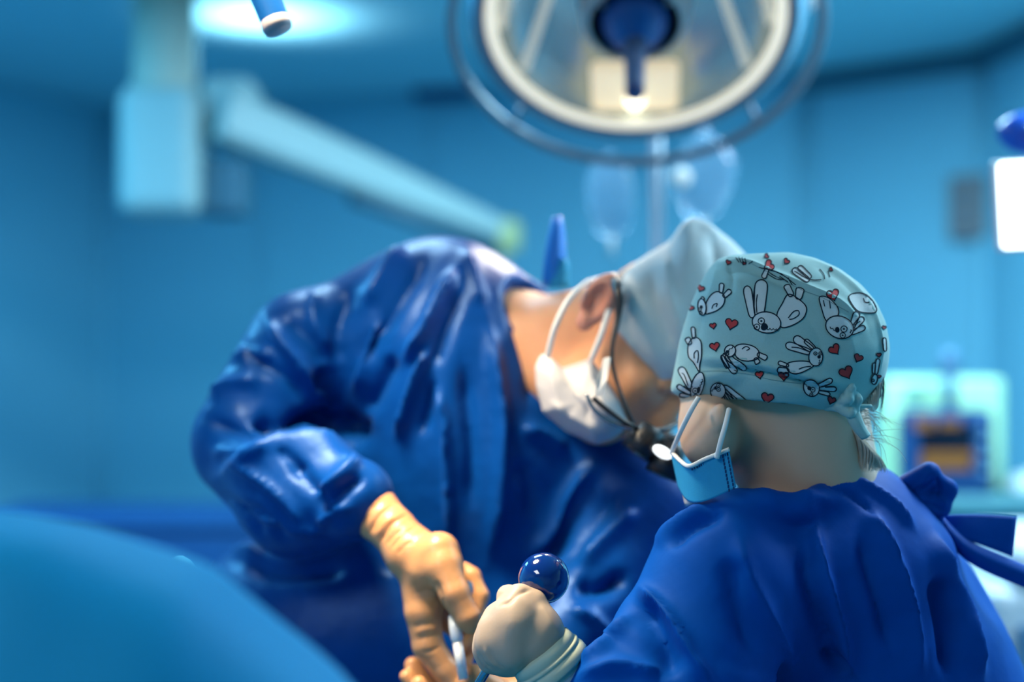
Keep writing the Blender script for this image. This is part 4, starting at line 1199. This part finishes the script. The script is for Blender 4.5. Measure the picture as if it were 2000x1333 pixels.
def ellp(cx, cy, rx, ry, ang=0, n=22):
    a = math.radians(ang)
    return [(cx + rx * math.cos(t) * math.cos(a) - ry * math.sin(t) * math.sin(a), cy + rx * math.cos(t) * math.sin(a) + ry * math.sin(t) * math.cos(a)) for t in np.linspace(0, 2 * math.pi, n, endpoint=False)]
def smooth(pts, n=5, closed=True):
    q = [np.array(p, float) for p in pts]
    if closed:
        out = catmull(q[-1:] + q + q[:2], n)
        return [tuple(p) for p in out[n:-n - 1]]
    return [tuple(p) for p in catmull(q, n)]
def loop(bx, by, tx, ty, w):
    """an ear or a foot: rounded loop from base to tip"""
    dx, dy = tx - bx, ty - by; L_ = math.hypot(dx, dy); ux, uy = dx / L_, dy / L_; nx_, ny_ = -uy, ux
    return smooth([(bx + nx_ * w * .35, by + ny_ * w * .35), (bx + dx * .5 + nx_ * w * .5, by + dy * .5 + ny_ * w * .5), (bx + dx * .88 + nx_ * w * .5, by + dy * .88 + ny_ * w * .5), (tx, ty),
                   (bx + dx * .88 - nx_ * w * .5, by + dy * .88 - ny_ * w * .5), (bx + dx * .5 - nx_ * w * .5, by + dy * .5 - ny_ * w * .5), (bx - nx_ * w * .35, by - ny_ * w * .35)], 4, True)
PM = [M['print_w'], M['print_k'], M['print_r']]
def rabbit(head=None, eyes=(), nose=None, mouth=None, ears=(), body=None, arm=None, feet=(), lines=(), lw=1.05):
    p = Print()
    for q in ears: p.fill(q, 0); 
    if body: p.fill(smooth(body), 0)
    for q in feet: p.fill(q, 0)
    for q in ears: p.line(q, lw, closed=True)
    for q in feet: p.line(q, lw, closed=True)
    if body: p.line(smooth(body), lw, closed=True)
    if arm: p.line(smooth(arm, 5, False), lw * 0.9)
    if head:
        h_ = ellp(*head)
        p.fill(h_, 0, 0.0009); p.line(h_, lw, off=0.0013, closed=True)
    for (x, y, r) in eyes:
        p.line(ellp(x, y, r, r, 0, 14), lw * 0.75, off=0.0014, closed=True)
        p.fill(ellp(x, y, r * 0.32, r * 0.32, 0, 8), 1, 0.0014)
    if nose: p.fill(ellp(*nose), 1, 0.0014)
    if mouth: p.line(mouth, lw * 0.8, off=0.0014)
    for q in lines: p.line(smooth(q, 5, False), lw * 0.85)
    p.build('rabbit_print', PM)
def zig(x0, y0, x1, y1, n=7, a=4):
    dx, dy = x1 - x0, y1 - y0; L_ = math.hypot(dx, dy)
    return [(x0 + dx * i / n + (-dy / L_) * a * (1 if i % 2 else -1), y0 + dy * i / n + dx / L_ * a * (1 if i % 2 else -1)) for i in range(n + 1)]
def heart(cx, cy, s, ang=0):
    a = math.radians(ang); pts = []
    for t in np.linspace(0, 2 * math.pi, 30, endpoint=False):
        x = 16 * math.sin(t) ** 3 / 16; y = -(13 * math.cos(t) - 5 * math.cos(2 * t) - 2 * math.cos(3 * t) - math.cos(4 * t)) / 16
        pts.append((cx + s * (x * math.cos(a) - y * math.sin(a)), cy + s * (x * math.sin(a) + y * math.cos(a))))
    p = Print(); p.fill(pts, 2); p.line(pts, 0.9, closed=True); p.build('heart_print', PM)
# big central rabbit, upside down
rabbit((536, 397, 68, 50, 10), ((512, 390, 15), (491, 418, 14)), (526, 418, 15, 18, 20, 14), zig(535, 428, 590, 432),
       [loop(500, 358, 512, 192, 56), loop(468, 365, 440, 222, 36)], [(585, 360), (612, 305), (640, 262), (690, 285), (727, 325), (712, 375), (660, 410), (605, 418)],
       [(640, 375), (665, 345), (688, 340), (690, 360), (665, 378), (645, 382)], [loop(655, 268, 630, 215, 30), loop(688, 282, 700, 228, 36)],
       [[(478, 352), (472, 290), (478, 230)], [(490, 350), (487, 300), (492, 262)]])
# upper left small rabbit
rabbit((229, 322, 20, 40, -5), ((218, 335, 8), (224, 352, 7)), (226, 322, 7, 8, 0, 10), None, [loop(222, 290, 235, 275, 14)],
       [(246, 305), (272, 262), (305, 248), (335, 270), (330, 310), (300, 338), (262, 352), (245, 352)], [(275, 330), (282, 312), (300, 305), (295, 322)],
       [loop(318, 252, 322, 208, 20), loop(332, 272, 364, 242, 22)])
# right rabbit head with long lines
rabbit((885, 420, 68, 52, 20), ((906, 428, 15), (900, 458, 13)), (874, 432, 11, 14, 0, 12), zig(838, 420, 872, 440, 5, 3),
       [loop(945, 420, 972, 345, 30), loop(945, 432, 1000, 372, 26), loop(942, 448, 1008, 418, 24)], [(822, 388), (800, 330), (790, 275), (830, 275), (875, 320), (880, 362), (850, 372)], None, (),
       [[(808, 290), (815, 320)], [(838, 290), (842, 330)], [(955, 410), (985, 390)]])
# middle rabbit lying head down
rabbit((362, 535, 26, 30, 20), ((350, 552, 6),), (350, 540, 9, 8, 0, 10), zig(330, 552, 378, 515, 6, 3),
       [loop(330, 558, 388, 640, 30), loop(345, 560, 438, 622, 28), loop(322, 560, 352, 612, 18)], [(388, 512), (425, 500), (475, 512), (500, 540), (490, 572), (440, 582), (400, 570), (385, 550)],
       [(418, 525), (438, 512), (455, 522), (440, 532)], [loop(495, 550, 537, 570, 24), loop(482, 570, 495, 594, 22)], [[(340, 565), (360, 610), (390, 630)]])
# middle right rabbit
rabbit((771, 562, 34, 44, 5), ((768, 545, 8), (792, 545, 8)), (786, 562, 9, 9, 0, 10), zig(790, 575, 785, 603, 5, 3),
       [loop(755, 528, 668, 468, 36), loop(745, 540, 628, 502, 34), loop(765, 522, 720, 480, 22)], [(738, 585), (690, 582), (640, 592), (632, 618), (665, 640), (710, 635), (765, 602)],
       [(690, 622), (715, 612), (748, 608)], [loop(638, 605, 592, 590, 18), loop(640, 628, 588, 622, 22)], [[(735, 535), (690, 518), (655, 515)]])
# lower left pair: upside-down rabbit with body above, and one facing up
rabbit((205, 700, 28, 66, 18), ((194, 720, 13), (196, 746, 10)), (210, 716, 8, 16, 10, 12), zig(214, 708, 232, 668, 6, 3),
       [loop(170, 705, 122, 612, 34), loop(168, 735, 108, 700, 22), loop(172, 752, 118, 742, 18)], [(198, 468), (222, 490), (224, 560), (216, 600), (214, 634), (204, 620), (186, 588), (162, 560), (160, 510), (176, 478)],
       [(190, 570), (190, 545), (206, 532), (210, 560), (205, 590)], [loop(188, 470, 183, 418, 18), loop(170, 500, 155, 470, 24)], [[(160, 700), (142, 650), (130, 640)], [(166, 722), (140, 700)]])
rabbit((303, 722, 36, 40, 0), ((305, 694, 9), (306, 714, 9)), (291, 706, 6, 9, 0, 10), zig(272, 722, 288, 704, 5, 3),
       [loop(335, 705, 440, 792, 34), loop(335, 722, 402, 815, 26), loop(335, 738, 385, 822, 20)], [(272, 752), (256, 780), (252, 802), (300, 812), (318, 800), (312, 772), (300, 762)], None, (),
       [[(270, 770), (264, 800)], [(345, 720), (405, 770)]])
# feet at the hem
rabbit(feet=[loop(612, 845, 622, 785, 36), loop(655, 848, 698, 805, 30)], lines=[[(603, 845), (604, 810)]])
# lower right rabbit tucked by the knot
rabbit((750, 708, 38, 42, -35), ((757, 718, 11), (750, 740, 8)), (740, 712, 11, 9, 20, 10), zig(716, 690, 735, 708, 5, 3),
       [loop(785, 700, 850, 672, 22), loop(790, 715, 872, 715, 22), loop(785, 728, 840, 742, 16)])
# top: ears and bodies along the crown
rabbit(ears=[loop(735, 195, 662, 140, 30), loop(745, 180, 690, 128, 26)], lines=[[(670, 150), (740, 190), (800, 192)], [(790, 140), (810, 165), (815, 190)], [(830, 150), (840, 180)]])
rabbit(ears=[loop(540, 140, 520, 185, 22)], lines=[[(500, 130), (560, 145), (620, 170), (678, 215)], [(545, 150), (575, 170), (620, 190)], [(600, 172), (640, 200)], [(640, 180), (660, 215)], [(540, 160), (580, 185), (610, 190)]])
rabbit(lines=[[(388, 85), (405, 108)], [(402, 82), (416, 112)], [(418, 84), (426, 115)], [(432, 88), (440, 112)], [(470, 102), (450, 115)]])
# right rear: rabbit body and partial shapes
rabbit(body=[(930, 275), (965, 255), (1010, 262), (1050, 300), (1062, 345), (1010, 350), (965, 335)], arm=[(1000, 280), (1010, 300), (1030, 300)])
rabbit(ears=[loop(1062, 640, 1072, 570, 18), loop(1050, 640, 1052, 590, 14)], head=(1052, 668, 14, 24, 10), eyes=((1045, 672, 6),))
rabbit(ears=[loop(1105, 530, 1100, 470, 16)])
rabbit(lines=[[(1085, 320), (1092, 350), (1098, 330)]])
for (x, y, s, a) in ((368, 402, 30, 12), (288, 512, 24, -12), (855, 262, 30, -15), (862, 525, 28, -35), (918, 635, 34, -25), (976, 566, 22, 25), (540, 757, 30, 12), (280, 412, 16, -10), (548, 122, 26, 60),
                     (632, 103, 15, 40), (353, 108, 13, 20), (536, 78, 12, 60), (502, 648, 20, -10), (618, 652, 26, 0), (845, 142, 10, 60), (222, 232, 17, 25), (175, 325, 14, 25), (1075, 552, 12, -5), (1076, 655, 9, 10), (428, 112, 9, 30), (1100, 420, 10, 10), (848, 768, 20, 20)):
    heart(x, y, s, a)
# seams
p = Print()
p.line(smooth([(345, 85), (420, 90), (480, 120), (560, 160), (640, 205), (720, 245), (800, 275), (880, 320), (930, 345)], 6, False), 0.5, 0)
thread = mat('seam_thread', (0.16, 0.30, 0.32), 0.8, noise=0.05)
p.build('seam_stitching', [thread])
p = Print()
p.line(smooth([(225, 632), (330, 632), (450, 645), (560, 672), (700, 690)], 6, False), 0.4, 0)
p.build('seam_stitching', [thread])

# knot and tails at the back of the cap
kn = []
def kc(pts, rads, k=0.003): kn.append(([P(x, y, dd) for x, y, dd in pts], [S(r, 1.40) for r in rads], k))
kc([(1625, 752, 1.405), (1642, 746, 1.395), (1660, 758, 1.39), (1666, 780, 1.395)], [9, 10, 10, 9])
kc([(1640, 790, 1.395), (1655, 778, 1.388), (1650, 765, 1.39)], [11, 12, 9])
kc([(1666, 762, 1.40), (1674, 780, 1.395), (1668, 803, 1.398), (1660, 795, 1.395)], [7, 9, 9, 8])
kc([(1614, 792, 1.408), (1638, 795, 1.40), (1655, 800, 1.395)], [12, 9, 8])
kc([(1650, 800, 1.395), (1660, 806, 1.392)], [13, 12])
pts = np.concatenate([np.array(q[0]) for q in kn])
lo, hi = pts.min(0) - 0.015, pts.max(0) + 0.015
v, f = nets(union([(chain(q[0], q[1]), q[2]) for q in kn], 0.003), *[np.arange(lo[q], hi[q], 0.0014) for q in range(3)])
v = sculpt(v, f, [([(1640, 750), (1652, 758), (1658, 770)], 3, 1.2), ([(1632, 756), (1645, 766), (1648, 780)], 3, -1.5), ([(1668, 770), (1672, 790)], 3, -1.2), ([(1630, 788), (1645, 793)], 3, -1.2), ([(1655, 790), (1662, 802)], 2.5, -1.2)])
npmesh('tie_knot', v, f, M['capcloth'], cap)
def csheet(name, rows, mat_, parent, th=0.0012):
    Vv = []; Ff = []; n_ = len(rows[0])
    for r in rows:
        for (x, y, dd) in r: Vv.append(P(x, y, dd))
    for i in range(len(rows) - 1):
        for k in range(n_ - 1): Ff.append((i * n_ + k, i * n_ + k + 1, (i + 1) * n_ + k + 1, (i + 1) * n_ + k))
    o = mesh(name, Vv, Ff, mat_, parent)
    s = o.modifiers.new('round', 'SUBSURF'); s.boundary_smooth = 'PRESERVE_CORNERS'; s.levels = 2; s.render_levels = 2
    m = o.modifiers.new('thickness', 'SOLIDIFY'); m.thickness = th
    return o
csheet('tie_tail', [[(1650, 800, 1.395), (1662, 802, 1.39), (1676, 800, 1.396)], [(1656, 822, 1.395), (1670, 822, 1.388), (1682, 818, 1.396)], [(1668, 842, 1.398), (1682, 842, 1.392), (1690, 838, 1.40)], [(1684, 858, 1.402), (1694, 856, 1.396), (1699, 850, 1.404)]], M['capcloth'], cap)
csheet('tie_tail', [[(1612, 772, 1.404), (1612, 785, 1.402), (1610, 798, 1.404)], [(1630, 776, 1.398), (1632, 788, 1.396), (1630, 797, 1.398)], [(1648, 782, 1.394), (1650, 790, 1.392), (1648, 796, 1.394)]], M['capcloth'], cap)
csheet('tie_tail', [[(1664, 788, 1.398), (1666, 795, 1.396), (1666, 800, 1.398)], [(1684, 790, 1.402), (1686, 794, 1.40), (1686, 798, 1.402)], [(1702, 790, 1.408), (1704, 793, 1.406), (1704, 796, 1.408)]], M['capcloth'], cap)

# hair
def strands(name, gen, n, r, mat_, parent):
    Vv = []; Ff = []
    for i in range(n):
        a, b = tube_data(catmull(gen(i), 4), [r, r, r * 0.4], 3, caps=False)
        o_ = len(Vv); Vv += a; Ff += [tuple(q + o_ for q in t) for t in b]
    o = mesh(name, Vv, Ff, mat_, parent)
    return o
def g_nape(i):
    t = random.random(); u = random.random()
    x0, y0 = 1654 + 26 * t + 8 * u, 822 + 40 * t
    d_ = 1.425 + 0.015 * u
    return [P(x0, y0, d_), P(x0 + 14 + 10 * t, y0 + 24, d_), P(x0 + 22 + 16 * u, y0 + 52 - 12 * t, d_ + 0.004), P(x0 + 24 + 34 * u - 10 * t, y0 + 84 - 30 * t + 10 * random.random(), d_ + 0.008)]
strands('hair', g_nape, 190, 0.0004, M['hair'], AS)
def g_wisp(i):
    x0, y0 = 1672 + random.random() * 18, 800 + random.random() * 60
    L_ = 25 + 60 * random.random(); a = random.uniform(-0.3, 0.9); b = a + random.uniform(0.2, 1.2)
    d_ = 1.42 + random.random() * 0.03
    p1 = (x0 + L_ * .5 * math.cos(a), y0 + L_ * .5 * math.sin(a)); p2 = (p1[0] + L_ * .5 * math.cos(b), p1[1] + L_ * .5 * math.sin(b))
    return [P(x0, y0, d_), P(*p1, d_), P(*p2, d_)]
strands('hair', g_wisp, 40, 0.00024, M['hair'], AS)
for pts in ([(1685, 855), (1720, 858), (1755, 880), (1772, 905)], [(1680, 800), (1705, 812), (1718, 828)]):
    V_, F_ = tube_data(catmull([P(x, y, 1.43) for x, y in pts], 6), 0.0002, 3)
    mesh('hair', V_, F_, M['hair'], AS)
c = P(1698, 768, 1.44)
bl, v, f = blob('hair', union([ell(c, (0.022, 0.02, 0.024))], 0.01), c, (0.05, 0.05, 0.05), 0.002, [(1672, 785), (1690, 778), (1708, 760), (1716, 742), (1724, 745), (1722, 775), (1708, 792), (1690, 794), (1674, 792)], (1703, 775), M['hairb'], AS)
def g_b(i):
    t = random.random()
    x0, y0 = 1678 + 40 * t, 784 - 38 * t * t
    return [P(x0, y0, 1.418), P(x0 + 8 * (1 - t), y0 + 10 + 14 * t, 1.416), P(x0 + 18 * (1 - t) - 2 * t, y0 + 12 + 36 * t, 1.42)]
strands('hair', g_b, 60, 0.0003, M['hair'], AS)
def g_ed(i):
    t = random.random()
    x0, y0 = 1722 + 4 * random.random(), 735 + 20 * t
    return [P(x0, y0, 1.43), P(x0 + 4 * random.random(), y0 + 22, 1.43), P(x0 - 8 * random.random(), y0 + 45 + 18 * random.random(), 1.43)]
strands('hair', g_ed, 18, 0.00022, M['hair'], AS)

# assistant's mask and loops
def interp_sheet(name, top, bot, n, mat_, parent, th=0.0012, mid=None):
    rows = []
    for i in range(n):
        t = i / (n - 1)
        rows.append([tuple(np.array(a) * (1 - t) + np.array(b) * t) for a, b in zip(top, bot)])
    return csheet(name, rows, mat_, parent, th)
mk = interp_sheet('face_mask', [(1312, 884, 1.462), (1328, 900, 1.43), (1346, 910, 1.395), (1375, 898, 1.385), (1400, 888, 1.38), (1424, 878, 1.375)],
             [(1326, 950, 1.462), (1338, 975, 1.43), (1356, 985, 1.395), (1385, 978, 1.385), (1412, 965, 1.38), (1438, 952, 1.375)], 6, M['maskb'], AS)
csheet('inner_lining', [[(1324, 925, 1.455), (1332, 935, 1.44), (1340, 946, 1.428)], [(1332, 955, 1.45), (1344, 965, 1.43), (1358, 975, 1.412)], [(1340, 990, 1.445), (1352, 986, 1.428), (1366, 980, 1.41)]], M['maskw'], mk)
edge = [(1312, 884, 1.461), (1328, 900, 1.429), (1346, 911, 1.393), (1375, 898, 1.383), (1400, 888, 1.378), (1424, 878, 1.373)]
tube('edge_binding', [P(*q) for q in edge], 0.0022, M['white'], mk, smooth_n=5, seg=8)
for k in range(16):       # stitched crimp marks
    t = k / 15
    x, y = 1352 + 70 * t, 917 - 30 * t
    box('crimp', P(x, y, 1.3905 - 0.0155 * t), (0.0016, 0.0012, 0.0022), M['navy'], mk, bevel=0)
for j in (0, 1):
    for k in range(10):
        box('crimp', P(1412 + 9 * j + 12 * k / 9, 892 - 4 * j + 66 * k / 9, 1.3765 - 0.0015 * j), (0.0016, 0.0012, 0.0030), M['navy'], mk, bevel=0)
tube('mask_loop', [P(1364, 778, 1.40), P(1350, 802, 1.395), P(1330, 842, 1.415), P(1318, 870, 1.445), P(1312, 886, 1.46)], 0.0026, M['white'], AS, smooth_n=6)
tube('mask_loop', [P(1424, 800, 1.385), P(1417, 830, 1.372), P(1408, 862, 1.368), P(1400, 895, 1.374)], 0.0026, M['white'], AS, smooth_n=6)

# assistant's gown
g0 = 1.45
ni = [rc(P(1440, 1110, 1.43), P(1640, 1040, 1.52), S(145, g0), S(135, g0)),
      (rc(P(1640, 1040, 1.54), P(1830, 1150, 1.62), S(118, g0), S(115, g0)), 0.06),
      (rc(P(1640, 1100, 1.54), np.array([0.42, 1.60, 0.95]), 0.14, 0.19), 0.08),
      (rc(np.array([0.42, 1.60, 0.95]), np.array([0.42, 1.60, 0.42]), 0.19, 0.20), 0.06),
      (rc(P(1830, 1150, 1.64), P(1850, 1420, 1.68), S(115, g0), S(105, g0)), 0.05),
      (rc(P(1850, 1420, 1.68), P(1500, 1500, 1.78), S(90, g0), S(60, g0)), 0.03),
      (chain([P(1420, 975, 1.40), P(1500, 925, 1.40), P(1570, 915, 1.405), P(1640, 900, 1.44), P(1735, 945, 1.53), P(1690, 990, 1.60)], [0.016, 0.016, 0.016, 0.018, 0.018, 0.016]), 0.03)]
ns = [rc(P(1420, 1110, 1.42), P(1345, 1370, 1.38), S(140, g0), S(128, g0)),
      (rc(P(1345, 1370, 1.38), P(1180, 1350, 1.36), S(125, g0), S(85, g0)), 0.05)]
nA, nB = union(ni, 0.06), union(ns, 0.03)
def f_ngown(X, Y, Z):
    d = smin(nA(X, Y, Z), nB(X, Y, Z), 0.03)
    return np.maximum(d, plane((0, 0, 0.40), (0, 0, -1))(X, Y, Z))
v, f = nets(f_ngown, rngs(-0.02, 0.75, 0.0046, (-0.02, 0.62), 0.014), rngs(1.24, 1.98, 0.0048, (1.24, 1.62), 0.014), rngs(0.38, 1.40, 0.0046, (1.02, 1.40), 0.02))
v = relax(v, f, 4, 0.5)
NG = [(1085, 1360), (1108, 1322), (1135, 1275), (1180, 1215), (1236, 1140), (1262, 1080), (1290, 1035), (1335, 998), (1390, 968), (1445, 942), (1520, 937), (1570, 932), (1592, 916), (1640, 904), (1700, 908), (1740, 926),
      (1775, 960), (1820, 1005), (1858, 1050), (1890, 1110), (1925, 1160), (1960, 1215), (2000, 1290), (2040, 1380), (2050, 1700), (1900, 2300), (1500, 2400), (1200, 2000), (1090, 1500)]
v = fit_outline(v, NG, (1540, 1330), 0.9)
v = sculpt(v, f, [
    ([(1240, 1135), (1300, 1200), (1350, 1275), (1400, 1350)], 12, 15, 1.8),
    ([(1235, 1165), (1280, 1240), (1320, 1330)], 26, -18),
    ([(1268, 1075), (1300, 1040), (1390, 985)], 10, 10), ([(1300, 1075), (1350, 1030), (1420, 1000)], 14, -10),
    ([(1590, 1000), (1600, 1100), (1640, 1220), (1670, 1340)], 14, 14, 1.8), ([(1570, 1040), (1585, 1150), (1620, 1280), (1640, 1350)], 19, -14),
    ([(1690, 980), (1740, 1080), (1780, 1200), (1800, 1340)], 12, 14, 1.6), ([(1680, 1040), (1710, 1150), (1745, 1280)], 17, -12),
    ([(1820, 1030), (1850, 1120), (1890, 1220), (1920, 1340)], 12, 14, 1.5), ([(1830, 1120), (1850, 1220), (1860, 1330)], 19, -21),
    ([(1605, 1265), (1640, 1300), (1670, 1345)], 10, -14), ([(1440, 1030), (1460, 1120), (1520, 1240), (1560, 1330)], 19, 10), ([(1420, 1080), (1440, 1180), (1480, 1290)], 22, -10),
    ([(1640, 930), (1690, 950), (1745, 985), (1790, 1040)], 8, 8), ([(1600, 935), (1660, 965), (1720, 1010)], 8, -6), ([(1480, 950), (1560, 960), (1640, 985)], 10, 4),
    ([(1130, 1300), (1180, 1260), (1230, 1200)], 12, 10), ([(1120, 1333), (1200, 1300), (1300, 1320)], 14, 9)])
npmesh('gown', v, f, M['gown2'], AS)
# neck tie knot, ribbon and strap
kc_ = P(1800, 965, 1.52)
bl, v, f = blob('gown_knot', union([rc(P(1765, 960, 1.52), P(1815, 925, 1.51), 0.016, 0.012), rc(P(1815, 925, 1.515), P(1850, 960, 1.52), 0.010, 0.010), rc(P(1850, 955, 1.52), P(1835, 990, 1.52), 0.011, 0.010), rc(P(1835, 990, 1.52), P(1785, 985, 1.515), 0.012, 0.016),
     rc(P(1800, 985, 1.525), P(1830, 1020, 1.53), 0.014, 0.008), ell(P(1815, 965, 1.525), (0.02, 0.012, 0.018))], 0.005), kc_, (0.07, 0.05, 0.06), 0.0022, None, None, M['gown2'], AS,
     [([(1770, 965), (1800, 945), (1818, 920)], 5, 3), ([(1790, 960), (1815, 945), (1830, 935)], 4, -3), ([(1815, 965), (1838, 975), (1850, 990)], 4, 3), ([(1790, 985), (1820, 985), (1845, 1000)], 4, -3), ([(1828, 930), (1835, 950), (1832, 975)], 4, -4), ([(1760, 945), (1780, 960), (1800, 990)], 4, -2.5)])
csheet('gown_ribbon', [[(1838, 1008, 1.545), (1885, 1006, 1.54), (1935, 1006, 1.538), (1985, 1010, 1.54)], [(1845, 1022, 1.54), (1890, 1030, 1.53), (1935, 1035, 1.53), (1982, 1040, 1.535)], [(1850, 1038, 1.535), (1890, 1056, 1.525), (1930, 1070, 1.525), (1976, 1088, 1.53)]], M['gown2'], AS, 0.002)
csheet('gown_strap', [[(1835, 1012, 1.54), (1870, 1050, 1.53), (1915, 1075, 1.525), (1960, 1092, 1.525), (2020, 1118, 1.53)], [(1840, 1025, 1.528), (1868, 1064, 1.518), (1912, 1090, 1.513), (1958, 1108, 1.513), (2020, 1134, 1.518)], [(1850, 1040, 1.535), (1875, 1080, 1.525), (1910, 1106, 1.52), (1950, 1124, 1.52), (2015, 1150, 1.525)]], M['gown2'], AS, 0.004)

# fist in a cream glove
q1 = S(1, 1.37)
nf = [([P(1075, 1292, 1.375), P(1045, 1252, 1.37)], [56 * q1, 60 * q1]),
      ([P(1030, 1230, 1.37), P(1010, 1215, 1.365)], [62 * q1, 52 * q1], 0.012),
      ([P(990, 1275, 1.37), P(978, 1262, 1.365)], [48 * q1, 44 * q1], 0.012),
      ([P(1040, 1180, 1.375), P(1015, 1168, 1.375), P(992, 1165, 1.39), P(985, 1190, 1.41), P(1005, 1210, 1.42)], [30 * q1, 26 * q1, 21 * q1, 18 * q1, 16 * q1], 0.006),      # thumb side of the index
      ([P(1010, 1195, 1.36), P(970, 1205, 1.375), P(962, 1222, 1.40), P(985, 1245, 1.425)], [30 * q1, 24 * q1, 22 * q1, 18 * q1], 0.010),
      ([P(1005, 1225, 1.35), P(958, 1232, 1.365), P(948, 1248, 1.395), P(975, 1268, 1.42)], [30 * q1, 24 * q1, 22 * q1, 18 * q1], 0.010),
      ([P(1000, 1255, 1.35), P(955, 1258, 1.36), P(944, 1272, 1.385), P(970, 1290, 1.41)], [28 * q1, 22 * q1, 20 * q1, 17 * q1], 0.010),
      ([P(1000, 1280, 1.35), P(965, 1282, 1.36), P(956, 1296, 1.38), P(978, 1308, 1.40)], [26 * q1, 20 * q1, 18 * q1, 15 * q1], 0.010)]
gl = hand('glove', nf, 0.0018, M['glove2'], AS, sm=3, strokes=[([(975, 1185), (995, 1175), (1012, 1160), (1040, 1152)], 4, -2.2),
      ([(935, 1275), (945, 1295), (962, 1308)], 3, -1.2), ([(945, 1262), (955, 1288), (975, 1308)], 3, 1.0), ([(955, 1268), (965, 1290), (985, 1308)], 3, -1.0), ([(1050, 1175), (1075, 1215), (1100, 1255)], 12, 2)])
# rolled cuff rings round the wrist
wa, wb = P(1030, 1240, 1.37), P(1092, 1318, 1.372)
wax = unit(wb - wa)
def cuff(t, r, w, mat_, nm):
    c_ = wa + (wb - wa) * t
    torus(nm, c_, wax, r * q1, w * q1, mat_, AS, seg=48, sub=10)
prof = []
for t, r in ((0.34, 58), (0.37, 66), (0.41, 69), (0.56, 71), (0.58, 69), (0.60, 73), (0.63, 74.5), (0.66, 73), (0.68, 70.5), (0.71, 74), (0.76, 76.5), (0.88, 77), (0.92, 74), (0.94, 69), (1.0, 68)):
    prof.append((r * q1, np.linalg.norm(wb - wa) * t))
lathe('glove_cuff', wa, wax, prof, M['cuff'], AS, seg=56)
lathe('knit_cuff', wa, wax, [(66 * q1, np.linalg.norm(wb - wa) * 0.9), (68 * q1, np.linalg.norm(wb - wa) * 1.05), (70 * q1, np.linalg.norm(wb - wa) * 1.5)], M['knit'], AS, seg=56)

# ------------------------------------------------------------------ instruments
bcn = P(1062, 1130, 1.40)
rod_end = P(925, 1352, 1.385)
e = empty('ball_handle_probe', tuple(bcn), 'steel rod instrument with a glossy blue ball handle held in the cream-gloved fist', 'surgical instrument')
rb = S(50, 1.40)
dirp = unit(rod_end - bcn)
lathe('ball', bcn, dirp, [(rb * math.sin(t), -rb * math.cos(t)) for t in np.linspace(0, math.pi, 33)], M['ballblue'], e, seg=64)
tube('rod', [bcn + dirp * rb * 0.9, rod_end + dirp * 0.05], S(9, 1.39), M['dsteel'], e, seg=20)
e = empty('screwdriver', tuple(P(895, 1230, 1.565)), 'steel screwdriver with blue-grey handle gripped in the tan-gloved hand', 'screwdriver')
h0, h1 = P(914, 1140, 1.568), P(888, 1220, 1.532)
t1 = P(905, 1328, 1.520)
tube('handle', [h0, h0 + (h1 - h0) * 0.15, h0 + (h1 - h0) * 0.8, h1], [S(10, 1.57), S(15, 1.57), S(15, 1.57), S(10, 1.57)], M['bluegrey'], e, seg=20)
ax_ = unit(t1 - h1)
L_ = np.linalg.norm(t1 - h1)
lathe('collar', h1, ax_, [(0, -0.01), (S(10, 1.56), -0.01), (S(12, 1.56), 0.004), (S(12, 1.56), 0.016), (S(8, 1.56), 0.020), (0, 0.020)], M['bsteel'], e, seg=24)
lathe('shaft', h1, ax_, [(0, 0.015), (S(10, 1.53), 0.016), (S(10, 1.53), L_), (0, L_)], M['bsteel'], e, seg=24)
